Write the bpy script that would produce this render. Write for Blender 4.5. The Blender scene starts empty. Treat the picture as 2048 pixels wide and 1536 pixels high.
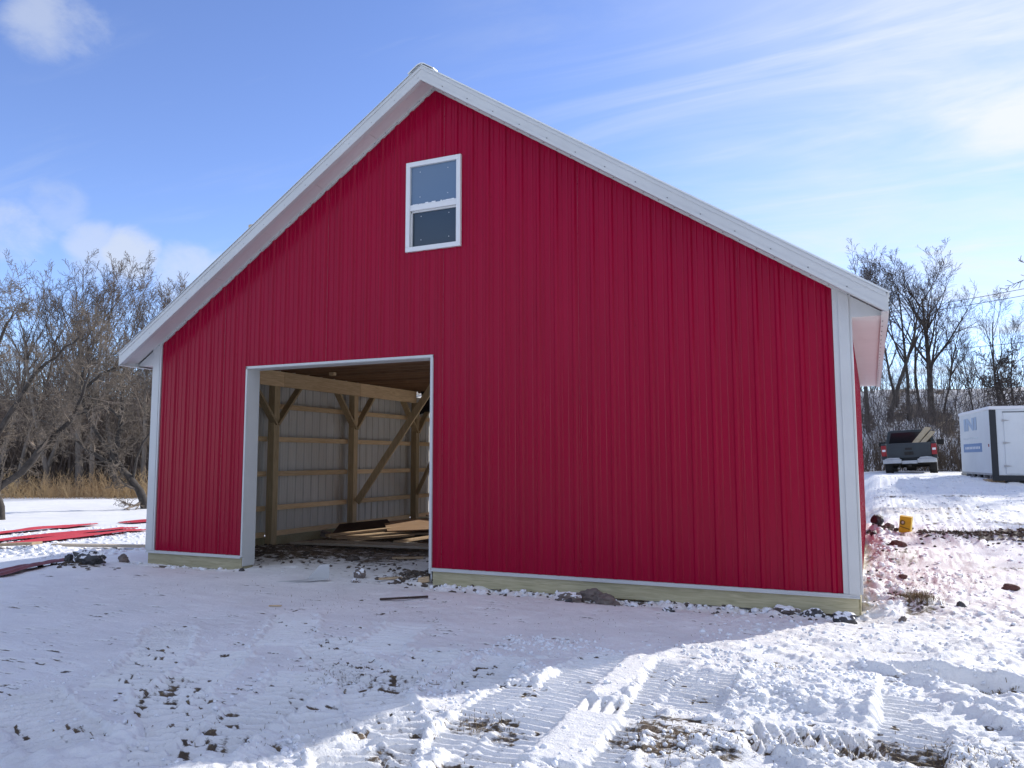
import bpy, bmesh, math, random
import numpy as np
from mathutils import Vector, Matrix, Euler

random.seed(7); rng = np.random.default_rng(11)
S = bpy.context.scene; COL = S.collection
R_ = math.radians

# ------------------------------------------------------------------ camera
cam = bpy.data.cameras.new('camera'); camo = bpy.data.objects.new('camera', cam); COL.objects.link(camo)
r = Vector((0.91089839, 0.41262796, -0.0015127)); u = Vector((0.0405279, -0.08581806, 0.99548619)); f = Vector((-0.41063561, 0.90684808, 0.09489448))
camo.matrix_world = Matrix(((r.x, u.x, -f.x, 9.964), (r.y, u.y, -f.y, -8.718), (r.z, u.z, -f.z, 1.531), (0, 0, 0, 1)))
cam.sensor_width = 36; cam.lens = 36*1580.28/2048; cam.clip_start = .05; cam.clip_end = 2000
S.camera = camo

# ------------------------------------------------------------------ light
SUN_AZ, SUN_EL = R_(31), R_(27)
sd = Vector((math.sin(SUN_AZ)*math.cos(SUN_EL), math.cos(SUN_AZ)*math.cos(SUN_EL), math.sin(SUN_EL)))
sl = bpy.data.lights.new('sun', 'SUN'); sl.energy = 2.6; sl.angle = R_(.55); sl.color = (1, .95, .87)
so = bpy.data.objects.new('sun', sl); COL.objects.link(so); so.rotation_euler = (-sd).to_track_quat('-Z', 'Y').to_euler(); so.location = (20, 30, 30)

W = bpy.data.worlds.new('World'); S.world = W; W.use_nodes = True
nt = W.node_tree; N = nt.nodes; L = nt.links
for n in list(N): N.remove(n)
def nd(t, **k):
    n = N.new(t)
    for a, b in k.items(): setattr(n, a, b)
    return n
def wmath(op, a, b=None, c=None):
    n = nd('ShaderNodeMath', operation=op)
    for i, v in enumerate((a, b, c)):
        if v is None: continue
        if isinstance(v, (int, float)): n.inputs[i].default_value = v
        else: L.new(v, n.inputs[i])
    return n.outputs[0]
def wvm(op, a, b):
    n = nd('ShaderNodeVectorMath', operation=op)
    for i, v in enumerate((a, b)):
        if isinstance(v, tuple): n.inputs[i].default_value = v
        else: L.new(v, n.inputs[i])
    return n
def wramp(x, a, b):
    n = nd('ShaderNodeMapRange', interpolation_type='SMOOTHSTEP'); n.inputs[1].default_value = a; n.inputs[2].default_value = b
    L.new(x, n.inputs[0]); return n.outputs[0]
out = nd('ShaderNodeOutputWorld'); bg = nd('ShaderNodeBackground'); bg.inputs[1].default_value = .14
sky = nd('ShaderNodeTexSky', sky_type='NISHITA'); sky.sun_disc = False; sky.sun_elevation = SUN_EL; sky.sun_rotation = SUN_AZ
sky.altitude = 300; sky.air_density = .75; sky.dust_density = 0.0; sky.ozone_density = 2.3
tc = nd('ShaderNodeTexCoord'); dirv = tc.outputs['Generated']
sep = nd('ShaderNodeSeparateXYZ'); L.new(dirv, sep.inputs[0])
den = wmath('ADD', wmath('MAXIMUM', sep.outputs[2], 0.0), .12)
cmb = nd('ShaderNodeCombineXYZ'); L.new(wmath('DIVIDE', sep.outputs[0], den), cmb.inputs[0]); L.new(wmath('DIVIDE', sep.outputs[1], den), cmb.inputs[1])
P = cmb.outputs[0]
def wnoise(vec, rot, scale, sc, det=6, rough=.6, dist=0.):
    mp = nd('ShaderNodeMapping'); mp.inputs['Rotation'].default_value = (0, 0, rot); mp.inputs['Scale'].default_value = scale
    L.new(vec, mp.inputs[0]); n = nd('ShaderNodeTexNoise'); n.inputs['Scale'].default_value = sc; n.inputs['Detail'].default_value = det
    n.inputs['Roughness'].default_value = rough; n.inputs['Distortion'].default_value = dist; L.new(mp.outputs[0], n.inputs[0]); return n.outputs[0]
ci = wnoise(P, R_(30), (.62, 1.7, 1), 1.25, 8, .60, 1.1)           # streaky cirrus
ci2 = wnoise(P, R_(20), (.8, 1.3, 1), .8, 5, .55, .4)             # broad veil
sdot = wvm('DOT_PRODUCT', dirv, (0.245, 0.86, 0.448)).outputs['Value']
near = wramp(sdot, .80, 1.02)
ci3 = wnoise(P, R_(28), (.6, 1.9, 1), 3.4, 7, .62, .9)
veil = wmath('MULTIPLY', wmath('MULTIPLY', wramp(ci2, .30, .72), wmath('ADD', .45, wmath('MULTIPLY', ci3, 1.1))), wramp(sdot, .86, .99))
streak = wmath('MULTIPLY', wramp(ci, .42, .74), wramp(sdot, .70, .94))
cir = wmath('MINIMUM', wmath('ADD', wmath('MULTIPLY', streak, .52), wmath('ADD', wmath('MULTIPLY', veil, .58), wmath('MULTIPLY', near, .18))), .95)
faint = wmath('MULTIPLY', wramp(wnoise(P, R_(30), (.5, 2.4, 1), 1.7, 6, .6, .5), .50, .80), .22)
puffn = wnoise(dirv, 0, (1, 1, 1.8), 9, 7, .62, .3)
def puff(d, a, b):
    dv = Vector(d).normalized()
    dd = wvm('DOT_PRODUCT', dirv, tuple(dv)).outputs['Value']
    m = wramp(dd, math.cos(a), math.cos(b))
    return wmath('MULTIPLY', wramp(wmath('ADD', wmath('MULTIPLY', m, .40), puffn), .62, 1.02), wramp(m, 0, .25))
puffs = None
for d, a, b, s in [((-.748, .50, .440), R_(3.2), R_(.4), .5), ((-.725, .527, .443), R_(2.6), R_(.3), .45), ((-.748, .617, .228), R_(2.6), R_(.6), .75), ((-.775, .59, .230), R_(2.6), R_(.3), .55),
             ((-.715, .66, .212), R_(3), R_(.4), .6), ((-.79, .551, .275), R_(2.6), R_(.2), .3), ((-.82, .52, .236), R_(3.5), R_(.5), .6), ((-.69, .70, .19), R_(4), R_(.5), .6)]:
    q = wmath('MULTIPLY', puff(d, a, b), s); puffs = q if puffs is None else wmath('MAXIMUM', puffs, q)
cl = wmath('MINIMUM', wmath('MAXIMUM', wmath('MAXIMUM', cir, faint), puffs), 1.)
mx = nd('ShaderNodeMix', data_type='RGBA'); L.new(cl, mx.inputs[0]); hsv = nd('ShaderNodeHueSaturation'); hsv.inputs['Value'].default_value = .95; hsv.inputs['Hue'].default_value = .513; hsv.inputs['Saturation'].default_value = 1.05; L.new(sky.outputs[0], hsv.inputs['Color']); L.new(hsv.outputs[0], mx.inputs[6])
ccol = nd('ShaderNodeMix', data_type='RGBA'); L.new(near, ccol.inputs[0]); ccol.inputs[6].default_value = (2.6, 2.8, 3.15, 1); ccol.inputs[7].default_value = (3.3, 3.45, 3.6, 1)
L.new(ccol.outputs[2], mx.inputs[7])
# unseen broken white cloud added over the rest of the sky for neutral fill light
vdot = wvm('DOT_PRODUCT', dirv, (-.41, .907, .095)).outputs['Value']
rest = wmath('MULTIPLY', wramp(vdot, .62, .30), wramp(sep.outputs[2], .0, .12))
cu = wnoise(P, 0., (1, 1, 1), .9, 7, .6, .3)
cum = wmath('MULTIPLY', wmath('MULTIPLY', wramp(cu, .41, .61), rest), .85)
mx2 = nd('ShaderNodeMix', data_type='RGBA'); L.new(cum, mx2.inputs[0]); L.new(mx.outputs[2], mx2.inputs[6]); mx2.inputs[7].default_value = (3.7, 3.8, 3.95, 1)
L.new(mx2.outputs[2], bg.inputs[0]); L.new(bg.outputs[0], out.inputs[0])

S.view_settings.view_transform = 'Standard'; S.view_settings.look = 'None'; S.view_settings.gamma = 1; S.view_settings.use_curve_mapping = False
S.view_settings.exposure = 1.02
S.cycles.max_bounces = 6; S.cycles.diffuse_bounces = 4; S.cycles.glossy_bounces = 3; S.cycles.caustics_reflective = False; S.cycles.caustics_refractive = False

# ------------------------------------------------------------------ materials
def new_mat(name):
    m = bpy.data.materials.new(name); m.use_nodes = True; t = m.node_tree
    b = t.nodes['Principled BSDF']; return m, t, b
def mat(name, col, rough=.6, metal=0., var=.0, vscale=4., stretch=(1, 1, 1), bump=0., bscale=40., col2=None, spec=None, obj=False, coat=0.):
    m, t, b = new_mat(name); b.inputs['Roughness'].default_value = rough; b.inputs['Metallic'].default_value = metal
    if spec is not None: b.inputs['Specular IOR Level'].default_value = spec
    if coat: b.inputs['Coat Weight'].default_value = coat; b.inputs['Coat Roughness'].default_value = .25
    c1 = (*col, 1); b.inputs['Base Color'].default_value = c1
    tcn = t.nodes.new('ShaderNodeTexCoord'); mp = t.nodes.new('ShaderNodeMapping'); mp.inputs['Scale'].default_value = stretch
    t.links.new(tcn.outputs['Object' if not obj else 'Generated'], mp.inputs[0])
    if var or col2:
        n = t.nodes.new('ShaderNodeTexNoise'); n.inputs['Scale'].default_value = vscale; n.inputs['Detail'].default_value = 6; n.inputs['Roughness'].default_value = .65
        t.links.new(mp.outputs[0], n.inputs[0])
        mr = t.nodes.new('ShaderNodeMapRange'); mr.inputs[1].default_value = .32; mr.inputs[2].default_value = .68; t.links.new(n.outputs[0], mr.inputs[0])
        x = t.nodes.new('ShaderNodeMix'); x.data_type = 'RGBA'; t.links.new(mr.outputs[0], x.inputs[0])
        if col2 is None: ca = tuple(c*(1-var) for c in col); cb = tuple(min(1, c*(1+var)) for c in col)
        else: ca, cb = col, col2
        x.inputs[6].default_value = (*ca, 1); x.inputs[7].default_value = (*cb, 1); t.links.new(x.outputs[2], b.inputs['Base Color'])
    if bump:
        n2 = t.nodes.new('ShaderNodeTexNoise'); n2.inputs['Scale'].default_value = bscale; n2.inputs['Detail'].default_value = 5
        t.links.new(mp.outputs[0], n2.inputs[0]); bp = t.nodes.new('ShaderNodeBump'); bp.inputs['Strength'].default_value = bump; bp.inputs['Distance'].default_value = .02
        t.links.new(n2.outputs[0], bp.inputs['Height']); t.links.new(bp.outputs[0], b.inputs['Normal'])
    return m
def red_metal():
    m, t, b = new_mat('red_painted_steel'); b.inputs['Roughness'].default_value = .36; b.inputs['Specular IOR Level'].default_value = .15
    g = t.nodes.new('ShaderNodeNewGeometry')
    def noise(sc, st, det):
        mp = t.nodes.new('ShaderNodeMapping'); mp.inputs['Scale'].default_value = st; t.links.new(g.outputs['Position'], mp.inputs[0])
        n = t.nodes.new('ShaderNodeTexNoise'); n.inputs['Scale'].default_value = sc; n.inputs['Detail'].default_value = det; t.links.new(mp.outputs[0], n.inputs[0]); return n.outputs[0]
    x = t.nodes.new('ShaderNodeMix'); x.data_type = 'RGBA'; x.inputs[6].default_value = (.262, .0003, .022, 1); x.inputs[7].default_value = (.33, .0008, .031, 1)
    t.links.new(noise(2.2, (1.6, 1.6, .25), 5), x.inputs[0]); t.links.new(x.outputs[2], b.inputs['Base Color'])
    mr = t.nodes.new('ShaderNodeMapRange'); mr.inputs[3].default_value = .20; mr.inputs[4].default_value = .30; t.links.new(noise(1.1, (1, 1, .4), 4), mr.inputs[0]); t.links.new(mr.outputs[0], b.inputs['Roughness'])
    bp = t.nodes.new('ShaderNodeBump'); bp.inputs['Strength'].default_value = .18; bp.inputs['Distance'].default_value = .008
    t.links.new(noise(2.5, (3, 3, .5), 2), bp.inputs['Height']); t.links.new(bp.outputs[0], b.inputs['Normal'])
    return m
def wood(name, c1, c2, rough=.75, knots=True):
    m, t, b = new_mat(name); b.inputs['Roughness'].default_value = rough
    tcn = t.nodes.new('ShaderNodeTexCoord'); oi = t.nodes.new('ShaderNodeObjectInfo')
    add = t.nodes.new('ShaderNodeVectorMath'); add.operation = 'ADD'; t.links.new(tcn.outputs['Object'], add.inputs[0])
    sc = t.nodes.new('ShaderNodeVectorMath'); sc.operation = 'SCALE'; sc.inputs[0].default_value = (13, 7, 5); t.links.new(oi.outputs['Random'], sc.inputs['Scale']); t.links.new(sc.outputs[0], add.inputs[1])
    w = t.nodes.new('ShaderNodeTexNoise'); w.inputs['Scale'].default_value = 9; w.inputs['Detail'].default_value = 7; w.inputs['Distortion'].default_value = 1.6
    mp = t.nodes.new('ShaderNodeMapping'); mp.inputs['Scale'].default_value = GRAIN; t.links.new(add.outputs[0], mp.inputs[0]); t.links.new(mp.outputs[0], w.inputs[0])
    mr = t.nodes.new('ShaderNodeMapRange'); mr.inputs[1].default_value = .33; mr.inputs[2].default_value = .67; t.links.new(w.outputs[0], mr.inputs[0])
    x = t.nodes.new('ShaderNodeMix'); x.data_type = 'RGBA'; x.inputs[6].default_value = (*c1, 1); x.inputs[7].default_value = (*c2, 1); t.links.new(mr.outputs[0], x.inputs[0])
    hs = t.nodes.new('ShaderNodeHueSaturation'); v = t.nodes.new('ShaderNodeMapRange'); v.inputs[3].default_value = .78; v.inputs[4].default_value = 1.18
    t.links.new(oi.outputs['Random'], v.inputs[0]); t.links.new(v.outputs[0], hs.inputs['Value']); t.links.new(x.outputs[2], hs.inputs['Color']); t.links.new(hs.outputs[0], b.inputs['Base Color'])
    bp = t.nodes.new('ShaderNodeBump'); bp.inputs['Strength'].default_value = .25; bp.inputs['Distance'].default_value = .01; t.links.new(w.outputs[0], bp.inputs['Height']); t.links.new(bp.outputs[0], b.inputs['Normal'])
    return m
GRAIN = (.25, 3, 3)
M = {}
M['red'] = red_metal()
M['red_loose'] = mat('red_loose_steel', (.40, .012, .03), .45, var=.15, vscale=3)
M['maroon'] = mat('shaded_red_steel', (.22, .075, .08), .6, var=.3, vscale=6)  # red sheet steel, its shade painted in as a dull maroon
M['white'] = mat('white_painted_steel', (.54, .55, .55), .42, var=.05, vscale=1.5)
M['soffit'] = mat('white_soffit_steel', (.64, .605, .60), .5, var=.04, vscale=1.5)
M['liner'] = mat('grey_steel_back', (.58, .57, .54), .5, var=.07, vscale=2, stretch=(3, 3, .5))
M['roof'] = mat('white_roof_steel', (.72, .74, .73), .4, var=.05)
M['wood_x'] = wood('pine_lumber_long_x', (.60, .43, .24), (.76, .58, .36))
GRAIN = (3, .25, 3); M['wood_y'] = wood('pine_lumber_long_y', (.60, .43, .24), (.76, .58, .36))
GRAIN = (3, 3, .25); M['wood_z'] = wood('pine_lumber_long_z', (.40, .31, .18), (.56, .43, .26))
GRAIN = (.25, 3, 3); M['treated'] = wood('green_treated_lumber', (.36, .325, .19), (.52, .47, .30))
M['brown_x'] = wood('brown_joist_lumber', (.22, .12, .065), (.32, .19, .10))
M['ply'] = wood('plywood_sheet', (.34, .21, .12), (.46, .30, .18))
M['dark_ply'] = mat('dark_brown_board', (.045, .025, .02), .7, var=.3)
M['glass'] = mat('window_glass', (.12, .18, .26), .06, spec=.6)
M['glass_low'] = mat('screened_glass', (.03, .05, .07), .12, spec=.5)
M['dark'] = mat('dark_screw', (.13, .13, .135), .5)
M['vinyl'] = mat('white_vinyl', (.70, .71, .72), .45)
M['black'] = mat('black_cloth', (.012, .012, .016), .8)
M['bark'] = mat('grey_bark', (.075, .062, .052), .9, var=.35, vscale=3, stretch=(2, 2, .6), bump=.5, bscale=30)
M['bark_l'] = mat('brown_grey_bark', (.15, .127, .107), .9, var=.35, vscale=2, stretch=(2, 2, .6))
M['twig'] = mat('brown_twigs', (.135, .106, .088), .9, var=.3, vscale=.6)
M['twig_d'] = mat('dark_twigs', (.068, .053, .048), .9, var=.3, vscale=.6)
M['apple_bark'] = mat('dark_apple_bark', (.05, .043, .038), .95, var=.5, vscale=5, bump=.6, bscale=25)
M['apple_twig'] = mat('pale_apple_twigs', (.15, .122, .096), .9, var=.5, vscale=1)
M['tan'] = mat('dry_tan_stems', (.58, .41, .21), .95, col2=(.33, .22, .12), vscale=.5)
M['brush'] = mat('dark_brush', (.125, .104, .096), .95, var=.4, vscale=.4)
M['rock'] = mat('brown_grey_stone', (.16, .13, .115), .85, var=.4, vscale=9, bump=.8, bscale=18)
M['rock_d'] = mat('dark_stone', (.05, .048, .05), .6, var=.5, vscale=9, bump=.8, bscale=18)
M['clay'] = mat('red_clay_lump', (.12, .058, .048), .9, var=.3, vscale=9, bump=.8, bscale=22)
M['dirt'] = mat('dark_earth', (.10, .08, .065), .95, var=.5, vscale=12, bump=.8, bscale=60)
M['snowc'] = mat('snow_lumps', (.84, .86, .89), .6, bump=.5, bscale=60)
M['straw'] = mat('dead_grass', (.24, .17, .08), .9, col2=(.12, .09, .05), vscale=8)

# ------------------------------------------------------------------ object helpers
def tag(o, label=None, cat=None, group=None, kind=None):
    for k, v in (('label', label), ('category', cat), ('group', group), ('kind', kind)):
        if v: o[k] = v
    return o
def link(name, me, mats, parent=None):
    o = bpy.data.objects.new(name, me); COL.objects.link(o)
    if mats:
        for m in (mats if isinstance(mats, (list, tuple)) else [mats]): me.materials.append(M[m] if isinstance(m, str) else m)
    if parent: o.parent = parent
    return o
def thing(name, label, cat, loc=(0, 0, 0), rz=0, group=None):
    o = bpy.data.objects.new(name, None); COL.objects.link(o); o.location = loc; o.rotation_euler = (0, 0, rz); o.empty_display_size = .2
    return tag(o, label, cat, group)
class MB:
    def __init__(s): s.v = []; s.f = []; s.mi = []
    def add(s, vs, fs, mi=0):
        k = len(s.v); s.v += [tuple(v) for v in vs]; s.f += [tuple(i+k for i in f) for f in fs]; s.mi += [mi]*len(fs); return s
    def box(s, a, b, mi=0, M4=None):
        x0, y0, z0 = a; x1, y1, z1 = b
        vs = [(x0, y0, z0), (x1, y0, z0), (x1, y1, z0), (x0, y1, z0), (x0, y0, z1), (x1, y0, z1), (x1, y1, z1), (x0, y1, z1)]
        if M4 is not None: vs = [tuple(M4 @ Vector(v)) for v in vs]
        return s.add(vs, [(0, 3, 2, 1), (4, 5, 6, 7), (0, 1, 5, 4), (1, 2, 6, 5), (2, 3, 7, 6), (3, 0, 4, 7)], mi)
    def beam(s, p, q, w, h, up=(0, 0, 1), mi=0):            # box from p to q, w across, h along up
        p = Vector(p); q = Vector(q); d = (q-p); l = d.length; d.normalize(); upv = Vector(up); sx = d.cross(upv); sx.normalize(); uz = sx.cross(d)
        Mx = Matrix(((d.x, sx.x, uz.x, p.x), (d.y, sx.y, uz.y, p.y), (d.z, sx.z, uz.z, p.z), (0, 0, 0, 1)))
        return s.box((0, -w/2, -h/2), (l, w/2, h/2), mi, Mx)
    def prism(s, poly, a, b, axis=1, mi=0):                 # polygon in the two other axes, extruded along axis
        def mk(p, t):
            q = [p[0], p[1]]; q.insert(axis, t); return tuple(q)
        n = len(poly); vs = [mk(p, a) for p in poly]+[mk(p, b) for p in poly]
        fs = [tuple(range(n)), tuple(range(2*n-1, n-1, -1))]+[(i, i+n, (i+1) % n+n, (i+1) % n) for i in range(n)]
        return s.add(vs, fs, mi)
    def tube(s, pts, rad, n=8, mi=0, cap=True):
        pts = [Vector(p) for p in pts]; k = len(s.v); rings = []
        if not isinstance(rad, (list, tuple)): rad = [rad]*len(pts)
        d = (pts[-1]-pts[0]).normalized(); a = Vector((0, 0, 1)) if abs(d.z) < .9 else Vector((1, 0, 0)); uu = d.cross(a).normalized(); vv = d.cross(uu)
        vs = []
        for p, rr in zip(pts, rad):
            for i in range(n):
                t = 2*math.pi*i/n; vs.append(p+uu*math.cos(t)*rr+vv*math.sin(t)*rr)
        fs = []
        for j in range(len(pts)-1):
            for i in range(n): fs.append((j*n+i, j*n+(i+1) % n, (j+1)*n+(i+1) % n, (j+1)*n+i))
        if cap: fs += [tuple(range(n-1, -1, -1)), tuple(range((len(pts)-1)*n, len(pts)*n))]
        return s.add(vs, fs, mi)
    def build(s, name, mats, parent=None, bevel=0, smooth=False):
        me = bpy.data.meshes.new(name); me.from_pydata(s.v, [], s.f); me.update()
        if len(set(s.mi)) > 1: me.polygons.foreach_set('material_index', s.mi)
        bm = bmesh.new(); bm.from_mesh(me); bmesh.ops.recalc_face_normals(bm, faces=bm.faces)
        if bevel: bmesh.ops.bevel(bm, geom=list(bm.edges), offset=bevel, segments=2, profile=.6, affect='EDGES', clamp_overlap=True)
        bm.to_mesh(me); bm.free()
        if smooth: me.polygons.foreach_set('use_smooth', [True]*len(me.polygons))
        return link(name, me, mats, parent)
def raw_mesh(name, V, F):
    me = bpy.data.meshes.new(name); V = np.asarray(V, np.float32); F = np.asarray(F, np.int32)
    me.vertices.add(len(V)); me.vertices.foreach_set('co', V.ravel()); k = F.shape[1]
    me.loops.add(F.size); me.loops.foreach_set('vertex_index', F.ravel()); me.polygons.add(len(F))
    me.polygons.foreach_set('loop_start', np.arange(0, F.size, k, dtype=np.int32)); me.polygons.foreach_set('loop_total', np.full(len(F), k, np.int32))
    me.update(calc_edges=True); return me

# ------------------------------------------------------------------ terrain
def hash2(ix, iy, seed):
    h = (ix.astype(np.int64)*374761393+iy.astype(np.int64)*668265263+seed*1442695041) & 0x7fffffff
    h = ((h ^ (h >> 13))*1274126177) & 0x7fffffff; h = h ^ (h >> 16); return (h & 0xffff)/65535.*2*np.pi
def perlin(x, y, seed=0):
    ix = np.floor(x); iy = np.floor(y); fx = x-ix; fy = y-iy; ix = ix.astype(np.int64); iy = iy.astype(np.int64)
    def g(a, b):
        t = hash2(ix+a, iy+b, seed); return np.cos(t)*(fx-a)+np.sin(t)*(fy-b)
    ux = fx**3*(fx*(fx*6-15)+10); uy = fy**3*(fy*(fy*6-15)+10)
    a = g(0, 0)*(1-ux)+g(1, 0)*ux; b = g(0, 1)*(1-ux)+g(1, 1)*ux
    return (a*(1-uy)+b*uy)*1.5
def fbm(x, y, o=4, seed=0, gain=.5):
    s = 0; a = 1.; fq = 1.; tot = 0
    for i in range(o): s = s+a*perlin(x*fq+i*17.3, y*fq-i*9.1, seed+i); tot += a; a *= gain; fq *= 2.03
    return s/tot
def sm(a, b, x):
    t = np.clip((x-a)/(b-a), 0, 1); return t*t*(3-2*t)
def zg(x, y):
    z = -.22*sm(-.3, -3.5, x)-.28*sm(-3, -16, x)
    z = z+.042*np.clip(y-(1+8*(1-sm(9.3, 10.2, x))), 0, 22.5)*sm(5, 10.3, x)
    return z
def far_hill(x, y):
    right = sm(-8, 4, x); left = 1-sm(-22, -8, x)
    t = y-.12*(x-10)+1.2*perlin(x*.09, y*.02, 77)
    hr = 5.2*sm(33.5, 50, t)+1.6*sm(50, 80, t)
    dl = -.4106*(x-9.96)+.9068*(y+8.72)-43           # metres beyond the left snow edge
    hl = 9*sm(2, 50, dl)
    return right*hr+left*hl
ell = lambda x, y, cx, cy, rx, ry, rot=0: np.sqrt((((x-cx)*math.cos(rot)+(y-cy)*math.sin(rot))/rx)**2+((-(x-cx)*math.sin(rot)+(y-cy)*math.cos(rot))/ry)**2)
MOUNDS = [(.95, 1.75, 1.1, .9, .10), (4.55, .35, .55, .4, .07), (10.28, .62, .36, .28, .07), (11.75, 6.3, 1.5, .55, .13), (-4.7, 1.7, .8, .5, .10), (10.25, 19.2, 1.0, .7, .22), (11.9, 18.6, 1.2, .5, .12), (12.6, 20.0, .9, .5, .2), (-.45, -.8, .6, .4, .05), (10.2, 4.0, .5, .7, .05)]
def base_h(x, y):
    z = zg(x, y)+far_hill(x, y)+.022*perlin(x*.55, y*.55, 1)+.012*perlin(x*1.6, y*1.6, 2)
    for cx, cy, rx, ry, h in MOUNDS: z = z+h*np.exp(-ell(x, y, cx, cy, rx, ry)**2*1.3)
    return z
def gz(x, y): return float(base_h(np.array([float(x)]), np.array([float(y)]))[0])

def axis(lo, hi, a, b, fine, growth):
    pts = list(np.arange(a, b+1e-6, fine)); s = fine
    while pts[-1] < hi: s = min(s*growth, 6.); pts.append(pts[-1]+s)
    s = fine; left = []
    p = a
    while p > lo: s = min(s*growth, 6.); p -= s; left.append(p)
    return np.array(left[::-1]+pts)
xs = axis(-170, 150, 5.0, 11.0, .0172, 1.021)
ya = list(np.arange(-5.6, -2.6, .0082)); st = .0082
while ya[-1] < .4: st = min(st*1.025, .024); ya.append(ya[-1]+st)
while ya[-1] < 200: st = min(st*1.036, 5.); ya.append(ya[-1]+st)
st = .0082; yb = []; p = -5.6
while p > -40: st = min(st*1.08, 4); p -= st; yb.append(p)
ys = np.array(yb[::-1]+ya)
X, Y = np.meshgrid(xs, ys, indexing='ij')
Z = base_h(X, Y)
rough = .22+.78*sm(-.5, .9, (X-8.3)*.75+(-Y-2.3)*.62)
rough = np.where(Y > .2, np.maximum(rough, sm(8.9, 9.8, X)), rough)*sm(45, 15, np.hypot(X-10, Y+8))
outside = 1-sm(-.05, .1, X)*sm(9.82, 9.72, X)*sm(-.05, .12, Y)*sm(8.6, 8.5, Y)
def billow(s, seed): return 1-np.abs(perlin(X*s, Y*s, seed))*1.6
lump = .024*billow(2.6, 5)+.015*billow(5.6, 6)+.011*perlin(X*12, Y*14, 8)+.009*billow(19, 7)+.006*perlin(X*31, Y*33, 9)
lump = lump*(.25+1.1*sm(-.35, .35, perlin(X*.9, Y*1.3, 12)+.4*perlin(X*2.4, Y*2.4, 13)))
Zr = rough*lump
smooth_bits = .006*perlin(X*6, Y*6, 21)+.003*perlin(X*14, Y*9, 22)
Zr = Zr+smooth_bits
valley = np.zeros_like(Z); tmask = np.zeros_like(Z)
# clods as bumps in the surface
def clods(n, x0, x1, y0, y1, r0, r1, dens=None, hf=.75):
    px = rng.uniform(x0, x1, n); py = rng.uniform(y0, y1, n); pr = r0*(r1/r0)**(rng.random(n)**2.6)
    keep = np.ones(n, bool) if dens is None else rng.random(n) < dens(px, py)
    for a, b, c in zip(px[keep], py[keep], pr[keep]):
        i0, i1 = np.searchsorted(xs, [a-c*1.5, a+c*1.5]); j0, j1 = np.searchsorted(ys, [b-c*1.5, b+c*1.5])
        if i1 <= i0 or j1 <= j0: continue
        e = rng.uniform(.65, 1.5); th = rng.uniform(0, 3.14); u_ = (X[i0:i1, j0:j1]-a)/c; v_ = (Y[i0:i1, j0:j1]-b)/c; c_, s_ = math.cos(th), math.sin(th)
        d2 = ((u_*c_+v_*s_)*e)**2+((v_*c_-u_*s_)/e)**2; d2 = d2*(1+.5*perlin(u_*1.7+a*9, v_*1.7+b*9, 70))
        Zr[i0:i1, j0:j1] = np.maximum(Zr[i0:i1, j0:j1], Zr[i0:i1, j0:j1]*.55+hf*c*np.sqrt(np.clip(1-d2, 0, 1))*rng.uniform(.5, 1.1)-.003)
dn = lambda x, y: np.clip(.15+1.3*perlin(x*1.3, y*1.3, 71), 0, 1)
clods(7000, 7.1, 11.2, -5.6, -2.0, .012, .036, dn); clods(3500, 8.5, 11.4, -2.2, 1.2, .012, .05, dn, .6); clods(350, 9.8, 10.15, -.1, 7, .02, .06, None, .6)
clods(2200, 4.5, 7.6, -5.8, -3.2, .014, .03, lambda x, y: np.clip(-.1+1.1*perlin(x*1.5, y*1.5, 72), 0, 1)); clods(260, 5.0, 9.7, -.28, -.02, .02, .06, None, .7); clods(120, -.1, 1.8, -.3, -.02, .02, .05, None, .8)
clods(900, .4, 2.6, .2, 2.6, .02, .06, None, .7); clods(400, 4.1, 5.0, -.1, .9, .015, .05, None, .7)
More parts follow.
